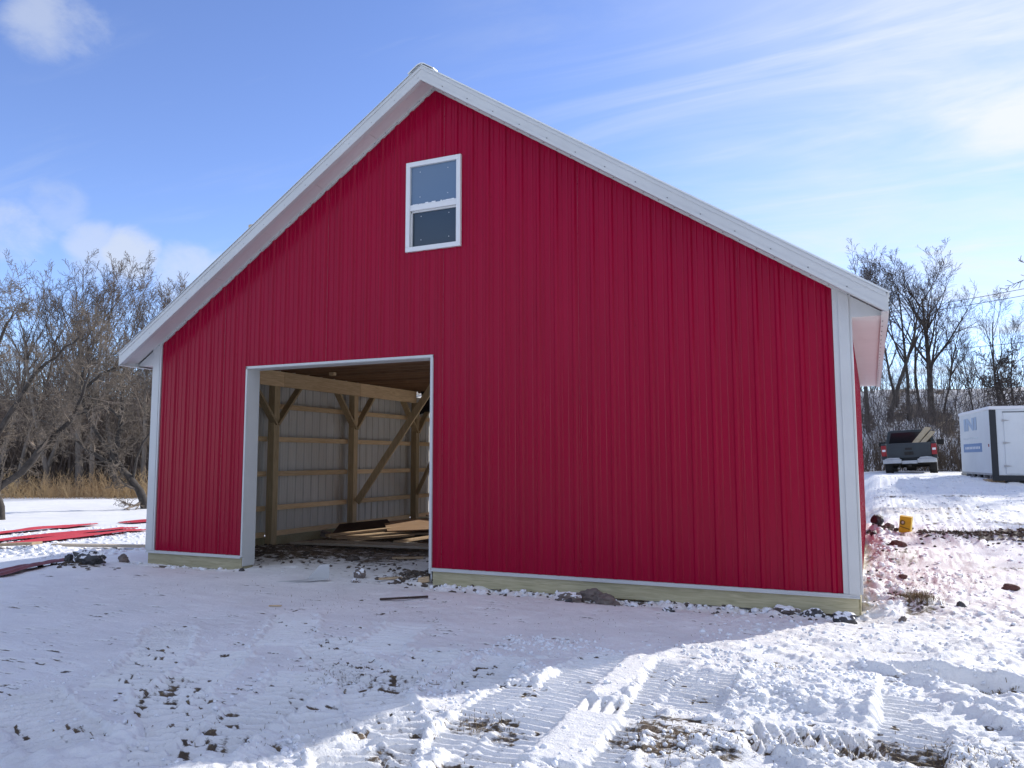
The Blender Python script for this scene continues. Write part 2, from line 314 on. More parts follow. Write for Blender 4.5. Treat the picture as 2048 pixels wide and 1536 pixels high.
# machine tracks: centre line, width, lug pitch, strength
TR = [([(8.06, -2.62), (8.1, -3.06), (8.06, -3.44), (8.06, -3.99), (8.08, -4.44), (8.12, -5.3)], .40, .070, 1.15),
      ([(8.52, -2.6), (8.58, -3.25), (8.61, -3.61), (8.66, -4.1)], .22, .070, 1.1), ([(8.84, -2.75), (8.87, -3.12), (8.88, -3.46), (8.89, -3.85)], .38, .070, 1.15),
      ([(10.12, -2.85), (10.12, -3.37), (10.1, -3.63), (10.05, -4.3)], .36, .070, 1.2), ([(10.2, -3.05), (10.46, -3.39), (10.62, -3.66), (10.9, -4.0)], .36, .085, .9),
      ([(5.6, -3.05), (5.92, -3.35), (6.45, -3.72), (6.73, -3.95), (7.01, -4.34), (7.25, -4.59), (7.5, -4.95), (7.7, -5.5)], .42, .088, 2.5),
      ([(6.7, -2.9), (6.85, -3.4), (6.83, -3.67), (6.95, -4.2)], .36, .088, 2.5), ([(6.7, -4.6), (6.99, -4.9), (7.36, -5.1), (7.59, -5.4)], .36, .105, 2.4),
      ([(5.5, -4.6), (5.93, -4.94), (6.39, -5.3), (6.7, -5.75)], .40, .105, 2.4), ([(4.7, -5.1), (5.18, -5.36), (5.66, -5.54), (6.12, -5.76)], .42, .105, 2.4),
      ([(6.78, -5.6), (6.6, -5.05), (6.4, -4.4), (6.1, -3.9)], .38, .095, 2.4), ([(5.2, -3.7), (5.42, -4.08), (5.66, -4.55), (5.85, -5.1)], .36, .09, 2.3), ([(7.33, -2.9), (7.4, -3.35), (7.52, -3.95)], .34, .075, 1.6),
      ([(4.0, -3.2), (4.5, -3.7), (5.0, -4.3), (5.3, -4.9)], .40, .095, 2.0), ([(6.0, -2.2), (6.1, -2.8), (6.3, -3.3)], .4, .09, 1.3), ([(4.6, -2.2), (5.1, -2.8), (5.5, -3.5)], .4, .09, 1.3), ([(9.4, -2.45), (9.2, -2.2), (9.0, -2.05)], .3, .07, .6),
      ([(8.55, -4.1), (8.62, -4.6), (8.66, -5.2)], .3, .070, 1.1), ([(9.2, -4.3), (9.5, -4.6), (9.8, -5.2)], .4, .085, .9), ([(7.8, -3.6), (7.72, -4.2), (7.85, -5)], .26, .070, 1.1),
      ([(10.4, 7.2), (10.9, 8.6), (11.6, 10.2), (12.4, 12)], .5, .16, .9), ([(10.7, 8.8), (11.4, 9.2), (12.6, 10)], .45, .16, .8), ([(10.0, 9.6), (10.6, 9.9), (12.2, 10.9)], .45, .16, .8)]
for pl, w, pitch, amp in TR:
    pl = np.array(pl); 
    for _ in range(2):                                   # smooth the centre line
        q = [pl[0]]
        for a, b in zip(pl[:-1], pl[1:]): q += [a*.75+b*.25, a*.25+b*.75]
        pl = np.array(q+[pl[-1]])
    pad = w+.15; i0, i1 = np.searchsorted(xs, [pl[:, 0].min()-pad, pl[:, 0].max()+pad]); j0, j1 = np.searchsorted(ys, [pl[:, 1].min()-pad, pl[:, 1].max()+pad])
    x = X[i0:i1, j0:j1]; y = Y[i0:i1, j0:j1]; bd = np.full(x.shape, 9.); bs = np.zeros(x.shape); s0 = 0
    for a, b in zip(pl[:-1], pl[1:]):
        d = b-a; l = np.hypot(*d)+1e-9; d = d/l; t = np.clip((x-a[0])*d[0]+(y-a[1])*d[1], 0, l)
        dist = np.hypot(x-a[0]-t*d[0], y-a[1]-t*d[1]); sg = np.sign((x-a[0])*d[1]-(y-a[1])*d[0]); m = dist < np.abs(bd)
        bd = np.where(m, dist*np.where(sg == 0, 1, sg), bd); bs = np.where(m, s0+t, bs); s0 += l
    ad = np.abs(bd); wv = w/2*(1+.10*perlin(bs*5, bs*0+pitch*90, 31)); msk = sm(wv+.012, wv-.02, ad)*sm(0, .12, bs)*sm(s0, s0-.15, bs)
    wear = sm(-.55, .05, perlin(x*1.9, y*1.9, 41))
    ph = bs/pitch+.35*perlin(x*1.3, y*1.3, 43)+.10*perlin(x*5, y*5, 44)+.5*np.sign(bd)*.12
    c = .5+.5*np.cos(2*np.pi*ph); ridge = c**2.2*(.95+.35*perlin(x*6, y*6, 45))
    lug = amp*(-.013+.021*np.clip(ridge, 0, 1.2)*(.6+.4*wear))
    Zr[i0:i1, j0:j1] = Zr[i0:i1, j0:j1]*(1-.93*msk)+lug*msk
    berm = min(amp, 1.)*.022*np.exp(-((ad-w/2-.035)/.03)**2)*sm(-.2, .5, perlin(x*13, y*13, 46)+.2)*sm(0, .1, bs)*sm(s0, s0-.1, bs)
    Zr[i0:i1, j0:j1] += berm
    valley[i0:i1, j0:j1] = np.maximum(valley[i0:i1, j0:j1], (1-c)**1.5*msk*min(amp, 1.)); tmask[i0:i1, j0:j1] = np.maximum(tmask[i0:i1, j0:j1], msk)
# slab, blocks, fingers, teeth, trench
jag = .02*perlin(X*9, Y*9, 51)+.01*perlin(X*25, Y*25, 52)
slab = sm(9.085, 9.10, X+jag*.3)*sm(9.962, 9.945, X+jag*.3)*sm(-3.72, -3.35, Y+jag)*sm(-2.35, -2.75, Y)
Zr += slab*(.052+.014*perlin(X*5, Y*5, 53)+.008*perlin(X*14, Y*14, 54))
def blk(x0, x1, y0, y1, h, e=.025):
    global Zr
    b = sm(x0-e, x0+e, X+jag)*sm(x1+e, x1-e, X+jag)*sm(y0-e, y0+e, Y+jag)*sm(y1+e, y1-e, Y+jag*3)
    Zr = Zr*(1-b*.9)+b*(h+.003*perlin(X*30, Y*30, 55)); valley[:] = valley*(1-b)
blk(8.20, 8.40, -3.70, -2.62, .030, .018); blk(8.26, 8.58, -4.86, -4.08, .036, .018); tmask = np.maximum(tmask, ((X > 8.18) & (X < 8.6) & (Y > -4.9) & (Y < -2.6))*1.)
fing = sm(8.22, 8.25, X)*sm(8.56, 8.53, X)*sm(-4.12, -4.08, Y)*sm(-3.80, -3.86, Y+jag)
fr = (.5+.5*np.cos(2*np.pi*(X-8.275+.12*(Y+3.95))/.083))**1.3; Zr = Zr*(1-fing)+fing*(-.02+.050*fr); valley = np.maximum(valley, fing*(1-fr))
teeth = sm(9.24, 9.3, X)*sm(10.0, 9.94, X)*sm(-4.28, -4.2, Y+jag)*sm(-3.80, -3.86, Y+jag)
tf = (.5+.5*np.cos(2*np.pi*((X-9.3)+.35*(Y+4.0))/.078+1.2*perlin(X*4, Y*4, 57)))**1.3; Zr = Zr*(1-teeth)+teeth*(-.03+.07*tf*(.75+.4*perlin(X*8, Y*8, 56))); valley = np.maximum(valley, teeth*(1-tf))
te = ell(X, Y, 10.56, -2.42, .52, .12, -.25); Zr += -.085*sm(1.25, .55, te+jag*4)+.05*np.exp(-((te-1.35)/.25)**2)*sm(-2.55, -2.35, Y)
Zr += .05*np.exp(-(((Y+2.9)+.55*(X-10.5))/.05)**2)*sm(10.2, 10.35, X)*(.7+.6*perlin(X*12, Y*12, 58))
# snow banked along the walls
nb = .5+.9*perlin(X*2.6, Y*2.6, 61)+.5*perlin(X*7, Y*7, 62)
Zr += .038*np.clip(nb, 0, 1.3)*sm(-.42, -.06, Y)*sm(.1, .0, Y)*np.where(X > 4.95, 1, .45)*sm(-.3, .2, X)*sm(9.9, 9.5, X)*np.where((X > 1.9) & (X < 4.85), 0, 1)
Zr += .10*np.clip(nb, 0, 1.3)*sm(10.35, 9.9, X)*sm(-.1, .3, Y)*sm(8.7, 8.0, Y)*np.where(X > 9.75, 1, 0)
Zr += .012*perlin(X*4, Y*4, 63)*(1-outside)
Zr -= .055*sm(-.75, -.15, Y)*sm(.4, .1, Y)*sm(4.6, 5.0, X)*sm(10.2, 9.8, X)+.03*sm(-.6, -.1, Y)*sm(.3, .1, Y)*sm(-.3, .1, X)*sm(1.9, 1.7, X)
clods(700, 7.1, 11.2, -5.6, -2.0, .012, .03, dn); clods(1500, 9.9, 13.5, 1, 12, .02, .06, dn, .5); clods(400, 9.8, 14, 12, 22, .05, .2, dn, .5)
Z = Z+Zr
Z = np.where((X > .0) & (X < 9.81) & (Y > 0.02) & (Y < 8.5), np.minimum(Z, .28), Z)

# masks: bare earth, leaf litter, reddish soil dust
n1 = fbm(X*2.1, Y*2.1, 5, 101); n2 = fbm(X*9, Y*9, 4, 111); n3 = fbm(X*26, Y*26, 3, 121)
mud = np.zeros_like(Z)
for cx, cy, rx, ry, a in [(8.93, -4.32, .36, .42, 1.1), (10.3, -4.02, .55, .28, 1.1), (7.83, -4.46, .22, .16, .85), (7.68, -5.08, .2, .16, .9), (8.06, -4.58, .16, .16, .7), (11.75, 6.25, 1.55, .48, 1.5), (10.26, .6, .40, .40, 1.35), (10.24, 4.0, .4, .8, 1.2), (10.3, 2.0, .35, .4, .95), (11.5, 11, 1.5, .35, .85), (10.5, 14, .8, .4, .9), (12.4, 14.2, 1.4, .45, .8), (11, 18.5, 1.2, .3, .75), (12.2, 8.6, 1.2, .3, .8), (11.6, 3.4, .7, .3, .75), (9.37, -2.62, .14, .12, .9), (8.6, -2.03, .14, .07, .9),
                          (9.6, -4.15, .42, .2, .85), (10.58, -2.42, .28, .07, 1.1), (6.75, -3.95, .55, .35, .62), (6.3, -3.75, .3, .22, .6), (1.2, 1.5, 1.2, .75, 1.2), (4.6, .4, .5, .42, 1.15), (6.77, -5.28, .2, .12, .8), (-.4, -.75, .5, .3, .7), (.6, -.12, 1.2, .12, .6), (7.1, -.25, .5, .18, .8), (9.2, -.1, .5, .1, .6), (5.6, -4.7, .4, .35, .55), (9.6, -5.0, .6, .4, 1.0), (10.6, -4.6, .7, .5, 1.1), (8.0, -5.4, .5, .4, .8)]:
    e = ell(X, Y, cx, cy, rx, ry); mud = np.maximum(mud, a*sm(1.55, .35, e+.5*n1))
mud = mud*(.62+.75*n2+.55*n3)
inside = 1-outside
n4 = fbm(X*3.2, Y*17, 4, 151); mud = mud+sm(.17, .46, n4*1.1+.6*n3)*.95*sm(-.12, .25, n1+.12*sm(-1.5, -3.2, Y)-.05)*outside*sm(25, 12, np.hypot(X-10, Y+8.7))*sm(0, 1, -Y+.6)
zone = sm(7.9, 7.0, X+.5*(Y+4)); zm = np.zeros_like(Z)
for cx, cy, rx, ry, a in [(6.75, -3.85, .75, .5, 1.25), (6.15, -3.6, .45, .3, 1.1), (5.6, -4.7, .55, .4, .85), (4.8, -4.4, .6, .45, .75), (6.3, -5.05, .5, .3, 1.0), (7.0, -3.4, .4, .3, 1.2), (5.2, -3.6, .4, .4, .9)]: zm = np.maximum(zm, a*sm(1.3, .4, ell(X, Y, cx, cy, rx, ry)+.6*n1))
mud = np.maximum(mud, np.clip(valley*1.15, 0, 1)**1.2*zm*sm(-.34, .08, n2+.5*n3))
mud = np.maximum(mud, valley*sm(.10-.12*zone, .34-.16*zone, .8*n4+.7*n1+.3*n3)*1.1)
mud = np.maximum(mud, inside*sm(.3, 1.9, Y+.9*n1+.5*n2)*sm(4.2, 3.2, X+.6*n1)*(.72+.5*n2))  # earth stops short of the unseen floor, left snowy to bounce light inside
mud = np.maximum(mud, inside*sm(.2, .5, n2+n3*.7)*.75)
mud = np.clip(mud, 0, 1.2)
hi = np.clip((Zr-.012)/.02, 0, 1)*sm(9, 5, Y)*outside; mud = mud*(1-.8*hi*sm(.0, .25, .25+n3))
mud = np.clip(mud, 0, 1)
Z = Z-.016*mud*outside*sm(30, 10, np.hypot(X-10, Y+8.7))+.007*mud*n3*2
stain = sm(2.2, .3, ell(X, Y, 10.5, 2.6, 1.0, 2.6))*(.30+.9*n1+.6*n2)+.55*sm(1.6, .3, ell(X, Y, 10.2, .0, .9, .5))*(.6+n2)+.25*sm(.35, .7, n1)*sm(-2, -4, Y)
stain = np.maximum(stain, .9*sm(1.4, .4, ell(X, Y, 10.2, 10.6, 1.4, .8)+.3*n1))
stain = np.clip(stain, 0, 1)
dl = -.4106*(X-9.96)+.9068*(Y+8.72)-43; lit = np.maximum((1-sm(-16, -8, X))*sm(-.8, 1.2, dl+1.2*fbm(X*.5, Y*.5, 3, 140)), .0)
tt = Y-.12*(X-10); lr = sm(-8, 2, X)*sm(32.4, 33.6, tt+.9*perlin(X*.4, Y*.4, 141)); lr = lr*np.clip(.30+1.7*fbm(X*.55, Y*.4, 4, 142), 0, 1)
lit = np.clip(np.maximum(lit, lr)+sm(12, 16, Y)*(X > -20)*(X < 6)*.0, 0, 1)
nx, ny = X.shape; V = np.stack([X, Y, Z], -1).reshape(-1, 3); I = np.arange(nx*ny).reshape(nx, ny)
F = np.stack([I[:-1, :-1], I[1:, :-1], I[1:, 1:], I[:-1, 1:]], -1).reshape(-1, 4)
me = raw_mesh('snowy_ground', V, F); me.polygons.foreach_set('use_smooth', np.ones(len(F), bool))
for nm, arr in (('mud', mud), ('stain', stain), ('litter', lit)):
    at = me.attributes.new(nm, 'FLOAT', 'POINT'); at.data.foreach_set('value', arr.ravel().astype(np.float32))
def ground_mat():
    m, t, b = new_mat('snow_and_earth'); nn = t.nodes; ll = t.links
    def att(n):
        a = nn.new('ShaderNodeAttribute'); a.attribute_name = n; return a.outputs['Fac']
    g = nn.new('ShaderNodeNewGeometry')
    def noise(sc, det=5, rg=.6):
        n = nn.new('ShaderNodeTexNoise'); n.inputs['Scale'].default_value = sc; n.inputs['Detail'].default_value = det; n.inputs['Roughness'].default_value = rg; ll.new(g.outputs['Position'], n.inputs[0]); return n.outputs[0]
    def mix(f, a, c):
        x = nn.new('ShaderNodeMix'); x.data_type = 'RGBA'
        if isinstance(f, float): x.inputs[0].default_value = f
        else: ll.new(f, x.inputs[0])
        for i, v in ((6, a), (7, c)):
            if isinstance(v, tuple): x.inputs[i].default_value = (*v, 1)
            else: ll.new(v, x.inputs[i])
        return x.outputs[2]
    def mr(x, a, c, lo=0., hi=1.):
        n = nn.new('ShaderNodeMapRange'); n.inputs[1].default_value = a; n.inputs[2].default_value = c; n.inputs[3].default_value = lo; n.inputs[4].default_value = hi; ll.new(x, n.inputs[0]); return n.outputs[0]
    def mm(op, a, c):
        n = nn.new('ShaderNodeMath'); n.operation = op
        for i, v in enumerate((a, c)):
            if isinstance(v, (int, float)): n.inputs[i].default_value = v
            else: ll.new(v, n.inputs[i])
        return n.outputs[0]
    def streak():
        mp = nn.new('ShaderNodeMapping'); mp.inputs['Scale'].default_value = (.22, 1, 1); mp.inputs['Rotation'].default_value = (0, 0, .1); ll.new(g.outputs['Position'], mp.inputs[0])
        n = nn.new('ShaderNodeTexNoise'); n.inputs['Scale'].default_value = 75; n.inputs['Detail'].default_value = 5; n.inputs['Roughness'].default_value = .7; ll.new(mp.outputs[0], n.inputs[0]); return n.outputs[0]
    snow = mix(mr(noise(1.3), .35, .65), (.895, .895, .89), (.81, .812, .81))
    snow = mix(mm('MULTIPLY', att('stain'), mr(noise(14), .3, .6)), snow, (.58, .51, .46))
    earth = mix(mr(noise(7, 6), .35, .65), (.058, .044, .034), (.15, .108, .072)); earth = mix(mr(noise(60, 3), .55, .68), earth, (.23, .17, .09))
    leaf = mix(mr(noise(2.2, 6, .7), .36, .64), (.075, .055, .042), (.165, .115, .072))
    mk = mr(mm('ADD', att('mud'), mm('MULTIPLY', mm('SUBTRACT', streak(), .5), 1.25)), .40, .68)
    c = mix(mk, snow, earth)
    lk = mr(mm('ADD', att('litter'), mm('MULTIPLY', mm('SUBTRACT', noise(3, 6, .7), .5), 1.1)), .45, .6)
    c = mix(lk, c, leaf); ll.new(c, b.inputs['Base Color'])
    b.inputs['Roughness'].default_value = .62; b.inputs['Specular IOR Level'].default_value = .28
    b1 = nn.new('ShaderNodeBump'); b1.inputs['Strength'].default_value = .8; b1.inputs['Distance'].default_value = .012; ll.new(noise(85, 6, .7), b1.inputs['Height'])
    b2 = nn.new('ShaderNodeBump'); b2.inputs['Strength'].default_value = .45; b2.inputs['Distance'].default_value = .03; ll.new(noise(22, 5, .65), b2.inputs['Height']); ll.new(b2.outputs[0], b1.inputs['Normal'])
    ll.new(b1.outputs[0], b.inputs['Normal']); return m
M['ground'] = ground_mat()
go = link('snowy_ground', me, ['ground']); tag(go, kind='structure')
def gh(x, y):                                   # height of the finished surface
    i = min(max(np.searchsorted(xs, x), 0), nx-1); j = min(max(np.searchsorted(ys, y), 0), ny-1); return float(Z[i, j])

# ------------------------------------------------------------------ barn
WX, D, AX = 9.81, 8.5, 4.907
zr = lambda x: 6.384-.6522*abs(x-AX)
barn = thing('red_barn', 'large red metal barn with white trim and an open doorway showing bare wood framing', 'barn')
PIT = .2286; X0 = 5.0028
prof = [(-.032, 0), (-.014, .019), (.014, .019), (.032, 0), (PIT/3-.011, 0), (PIT/3, .0052), (PIT/3+.011, 0), (2*PIT/3-.011, 0), (2*PIT/3, .0052), (2*PIT/3+.011, 0)]
def prof_pts(s0, s1, off):
    pts = []
    k0 = int(math.floor((s0-off)/PIT))-1; k1 = int(math.ceil((s1-off)/PIT))+1
    for k in range(k0, k1+1):
        for a, d in prof: pts.append((off+k*PIT+a, d))
    pts.sort(); S_ = np.array([p[0] for p in pts]); D_ = np.array([p[1] for p in pts])
    return S_, D_
def ribbed(name, s0, s1, off, zb, zt, mapf, holes=(), inner=True, mats=('red', 'liner'), extra=(), lip=0.):
    S_, D_ = prof_pts(s0, s1, off); brk = [s for s in S_ if s0 < s < s1]+[s0, s1]
    for h in holes: brk += [v for v in h[:2] if s0 < v < s1]
    brk += [e for e in extra if s0 < e < s1]; brk = sorted(set(round(b, 5) for b in brk)); mb = MB()
    for a, b in zip(brk[:-1], brk[1:]):
        mid = (a+b)/2; da, db = np.interp([a, b], S_, D_); iv = [(None, None)]
        hs = sorted([h for h in holes if h[0]-1e-4 < mid < h[1]+1e-4], key=lambda h: h[2])
        segs = []; cur = None
        for h in hs: segs.append((cur, h[2])); cur = h[3]
        segs.append((cur, None))
        for lo, hi in segs:
            la = zb if lo is None else lo; lb = la; ha = zt(a) if hi is None else hi; hb = zt(b) if hi is None else hi
            if ha-la < 1e-3 and hb-lb < 1e-3: continue
            mb.add([mapf(a, la, da), mapf(b, lb, db), mapf(b, max(hb, lb), db), mapf(a, max(ha, la), da)], [(0, 1, 2, 3)], 0)
            if inner: mb.add([mapf(a, la, da-.003), mapf(b, lb, db-.003), mapf(b, max(hb, lb), db-.003), mapf(a, max(ha, la), da-.003)], [(0, 3, 2, 1)], 1)
    o = mb.build(name, list(mats), barn); return o
DX0, DX1, DH = 1.84, 4.916, 2.85
WIN = (4.545, 5.27, 4.285, 5.395)
front = lambda s, z, d: (s, -d-.001, z)
edges = [.157]; k = -20
while X0+.9144*k+.05 < .4: k += 1
while X0+.9144*k+.05 < 9.5: edges.append(X0+.9144*k+.05); k += 1
edges.append(9.656)
for a, b in zip(edges[:-1], edges[1:]):
    ribbed('wall_panel', a, b, X0, .19, zr, (lambda s, z, d, o_=.0022*(edges.index(a) % 2): front(s, z, d+o_)), holes=[(DX0, DX1, -1, DH), WIN], extra=[AX])
left = lambda s, z, d: (.0-d+.012, s, z); right = lambda s, z, d: (WX+d-.012, s, z); back = lambda s, z, d: (s, D+d+.001, z)
for i in range(9):
    a = .1+i*.9144; b = min(a+.9144, D-.1)
    ribbed('side_panel', a, b, .1, .19, lambda s: 3.02, left); ribbed('side_panel', a, b, .1, .19, lambda s: 3.02, right)
for a, b in zip(edges[:-1], edges[1:]):
    ribbed('back_panel', a, b, X0, .19, zr, back, holes=[(3.5, 9.6, -1, 3.1)], extra=[AX])
# screws on the front wall
mb = MB()
for zz in [.36, .97, 1.58, 2.19, 3.05, 3.6, 4.21, 4.82, 5.43, 6.0]:
    k = -22
    while X0+k*PIT < 9.6:
        x = X0+k*PIT+.045; k += 1
        if x < .2 or zz > zr(x)-.06 or (DX0-.03 < x < DX1+.03 and zz < DH) or (WIN[0]-.1 < x < WIN[1]+.1 and WIN[2]-.1 < zz < WIN[3]+.1): continue
        mb.box((x-.006, -.007, zz-.006), (x+.006, -.001, zz+.006))
tag(mb.build('panel_screws', 'red', barn), kind='stuff')
# skirt boards and base trim
for nm, a, b in (('skirt_board', (.03, -.012, -.02), (DX0+.005, .03, .16)), ('skirt_board', (DX1+.02, -.012, -.02), (WX-.02, .03, .16))):
    MB().box(a, b).build(nm, 'treated', barn, .003)
MB().box((-.0, .02, -.05), (.035, D, .16)).build('skirt_board', 'treated', barn); MB().box((WX-.035, .035, -.05), (WX, D, .16)).build('skirt_board', 'treated', barn)
for x0, x1 in ((.005, DX0), (DX1, WX-.003)):
    m = MB(); m.box((x0, -.030, .158), (x1, .0, .188)); m.box((x0, -.042, .150), (x1, -.028, .162)); m.build('base_trim', 'white', barn)
# corner trim with a folded step
def corner(nm, x0, x1, zt0, zt1, step):
    m = MB(); m.prism([(x0, .19), (x1, .19), (x1, zt1), (x0, zt0)], -.026, -.0, 1)
    if step == 'r': m.prism([(x0+.055, .19), (x1, .19), (x1, zt1), (x0+.055, zt0-.03)], -.040, -.027, 1)
    else: m.prism([(x0, .19), (x1-.03, .19), (x1-.03, zt1-.02), (x0, zt0)], -.034, -.027, 1)
    return m.build(nm, 'white', barn, .002)
corner('corner_trim', -.003, .157, zr(0), zr(.157), 'l'); corner('corner_trim', 9.656, 9.813, zr(9.656), zr(9.81), 'r')
MB().box((-.026, -.02, .19), (-.005, .16, 3.0)).build('corner_trim', 'white', barn); MB().box((9.815, -.026, .19), (9.836, .16, 3.0)).build('corner_trim', 'white', barn)
# rake: frieze, soffit panels, fascia
OV = .35; EL, ER = -.335, 10.155
def slope_prism(xa, xb, lo, hi, y0, y1):
    return MB().prism([(xa, zr(xa)+lo), (xb, zr(xb)+lo), (xb, zr(xb)+hi), (xa, zr(xa)+hi)], y0, y1, 1)
for xa, xb in ((-.02, AX), (AX, WX+.02)):
    o = slope_prism(xa, xb, 0, .055, -.030, -.002).build('frieze_trim', 'white', barn)
for xa, xb in ((EL, AX), (AX, ER)):
    n = 6; 
    for i in range(n):
        a = xa+(xb-xa)*i/n; b = xa+(xb-xa)*(i+1)/n
        slope_prism(a+.002, b-.002, .042, .056, -OV+.012, -.031).build('soffit_panel', 'soffit', barn)
    f_ = slope_prism(xa, xb, -.012, .172, -OV-.012, -OV+.010); v = slope_prism(xa, xb, -.012, .03, -OV-.022, -OV-.0125); f_.add(v.v, v.f); v = slope_prism(xa, xb, .13, .178, -OV-.020, -OV-.0125); f_.add(v.v, v.f)
    v = slope_prism(xa, xb, -.018, -.013, -OV-.020, -OV+.045); f_.add(v.v, v.f); f_.build('rake_fascia', 'white', barn)
mb = MB()
for i in range(60):
    x = -.25+i*.1765
    if x > 10.1: break
    z = zr(x)+.022; mb.box((x-.005, -.034, z-.005), (x+.005, -.0305, z+.005))
    if i % 2: z = zr(x)+.03; mb.box((x-.006, -OV-.018, z), (x+.006, -OV-.0125, z+.012))
tag(mb.build('trim_screws', 'dark', barn), kind='stuff')
# eaves
for xo, xi, sg in ((ER, WX, 1), (EL, 0, -1)):
    z1 = zr(ER)+.165; z0 = zr(ER)-.0
    m = MB(); m.box((min(xo, xo+.018*sg), -OV-.01, z0-.005), (max(xo, xo+.018*sg), D+.06, z1)); m.box((min(xo-.045*sg, xo+.022*sg), -OV-.01, z0-.011), (max(xo-.045*sg, xo+.022*sg), D+.06, z0-.006)); m.build('eave_fascia', 'white', barn)
    n = 5
    for i in range(n):
        a = -.02+(D+.05)*i/n; b = -.02+(D+.05)*(i+1)/n
        MB().box((min(xi, xo), a+.002, z0+.012), (max(xi, xo)-.0, b-.002, z0+.024)).build('eave_soffit_panel', 'soffit', barn)
    xe = xo-.03*sg
    MB().prism([(xi, z0+.01), (xe, z0+.01), (xe, zr(xe)+.02), (xi, zr(xi)+.02)], -.024, -.004, 1).build('gable_return', 'white', barn)
    m = MB()
    for i in range(24): y = .2+i*.36; m.box((xo-.03*sg-.006, y, z0-.018), (xo-.03*sg+.006, y+.012, z0-.0115))
    tag(m.build('eave_screws', 'dark', barn), kind='stuff')
# roof panels with ribs, ridge cap
zt = lambda x: zr(x)+.182
for sg, xe in ((-1, EL-.03), (1, ER+.03)):
    y = -OV-.028; j = 0
    while y < D+.05:
        y1 = min(y+.9144, D+.08); m = MB()
        n = Vector((sg*.6522, 0, 1)).normalized(); nv = np.array(n); A = np.array([AX, 0, zt(AX)]); B = np.array([xe, 0, zt(xe)])
        cur = []
        for k in range(5):
            yk = y+k*PIT
            for a, d in ((-.03, 0), (-.012, .018), (.012, .018), (.03, 0)):
                if y-1e-6 <= yk+a <= y1+1e-6: cur.append((yk+a, d))
        cur = [(y, 0)]+cur+[(y1, 0)]
        for (ya_, da), (yb_, db) in zip(cur[:-1], cur[1:]):
            if yb_-ya_ < 1e-4: continue
            q = [A+nv*da+[0, ya_, 0], B+nv*da+[0, ya_, 0], B+nv*db+[0, yb_, 0], A+nv*db+[0, yb_, 0]]
            m.add(q, [(0, 1, 2, 3)]); m.add([p_-nv*.004 for p_ in q], [(3, 2, 1, 0)])
        m.build('roof_panel', 'roof', barn); y = y1
m = MB(); pr = []
for t in np.linspace(-1, 1, 9): pr.append((AX+t*.19, zt(AX)-abs(t)*.19*.6522+.045-.02*(abs(t) < .2)))
pr2 = [(x, z-.012) for x, z in pr[::-1]]
m.prism(pr+pr2, -OV-.03, D+.1, 1); m.build('ridge_cap', 'roof', barn)
m = MB(); m.prism([(AX-.15, zt(AX)-.10), (AX, zt(AX)+.004), (AX+.15, zt(AX)-.10), (AX+.14, zt(AX)-.055), (AX, zt(AX)+.03), (AX-.14, zt(AX)-.055)], -OV-.02, -OV+.03, 1); m.build('ridge_closure', 'dark', barn)
# door trim and jambs
MB().box((DX0-.004, -.028, .17), (DX0+.022, .0, DH+.004)).build('door_trim', 'white', barn); MB().box((DX1-.03, -.03, .12), (DX1+.006, .0, DH+.004)).build('door_trim', 'white', barn); MB().box((DX0-.004, -.028, DH-.02), (DX1+.006, -.001, DH+.012)).build('door_trim', 'white', barn)
MB().box((DX0+.002, .001, .04), (DX0+.02, .235, DH-.002)).build('door_jamb', 'white', barn); MB().box((DX1-.018, .001, .05), (DX1, .235, DH-.002)).build('door_jamb', 'white', barn); MB().box((DX0+.022, .002, DH-.025), (DX1-.02, .235, DH-.004)).build('door_jamb', 'white', barn)
MB().box((DX0-.09, .05, -.03), (DX0, .22, .05)).build('sill_block', 'treated', barn)
# ---- framing
def post(x, y, top=2.9, w=.14, m_='wood_z'): return MB().box((x-w/2, y-w/2, -.1), (x+w/2, y+w/2, top)).build('post', m_, barn, .004)
LX = .30
for y in (.16, 2.45, 4.85, 7.30): post(.21 if y > .5 else .2, y, 2.86)
for y in (.16, 2.45, 4.85, 7.30): post(WX-.21, y, 2.86)
post(1.76, .16, 5.0); post(4.99, .16, 5.0); post(7.4, .16, 4.6); post(3.42, D-.12, 4.6)
for y0, y1 in ((.24, 2.37), (2.53, 4.77), (4.93, 7.22), (7.38, D-.05)):
    for z in (.21, .67, 1.28, 1.90, 2.50):
        MB().box((.095, y0, z-.045), (.135, y1, z+.045)).build('girt', 'wood_y', barn); MB().box((WX-.135, y0, z-.045), (WX-.095, y1, z+.045)).build('girt', 'wood_y', barn)
for y0, y1 in ((.24, 2.37), (2.53, 4.77), (4.93, 7.22), (7.38, D-.05)):
    MB().box((.04, y0, -.08), (.09, y1, .15)).build('grade_board', 'treated', barn)
for x0, x1 in ((.3, 1.68), (5.07, 9.5)):
    for z in (.21, .8, 1.4, 2.0, 2.6): MB().box((x0, .03, z-.045), (x1, .07, z+.045)).build('girt', 'wood_x', barn)
for z in (3.2, 3.9, 4.15, 5.47):
    a = AX-(6.30-z)/.6522+.1; MB().box((a, .03, z-.045), (2*AX-a, .07, z+.045)).build('girt', 'wood_x', barn)
bl = [.1, 2.55, 4.9, 7.12]
for i, (a, b) in enumerate(zip(bl[:-1], bl[1:])):
    for xx in (LX, WX-LX-.04): MB().box((xx, a+.003, 2.84), (xx+.045, b-.003, 3.11)).build('carrier_beam', 'wood_y', barn)
for y in (.16, 2.45, 4.85, 7.30):
    for s in (-1, 1):
        yy = y+s*.60
        if yy < .1 or yy > 8.3: continue
        MB().beam((.255, y+s*.02, 2.16), (.255, yy+s*.02, 2.86), .038, .14, (1, 0, 0)).build('knee_brace', 'wood_z', barn)
MB().beam((.33, 4.85, .66), (2.12, 4.85, 3.02), .14, .038, (0, 1, 0)).build('diagonal_brace', 'wood_z', barn)
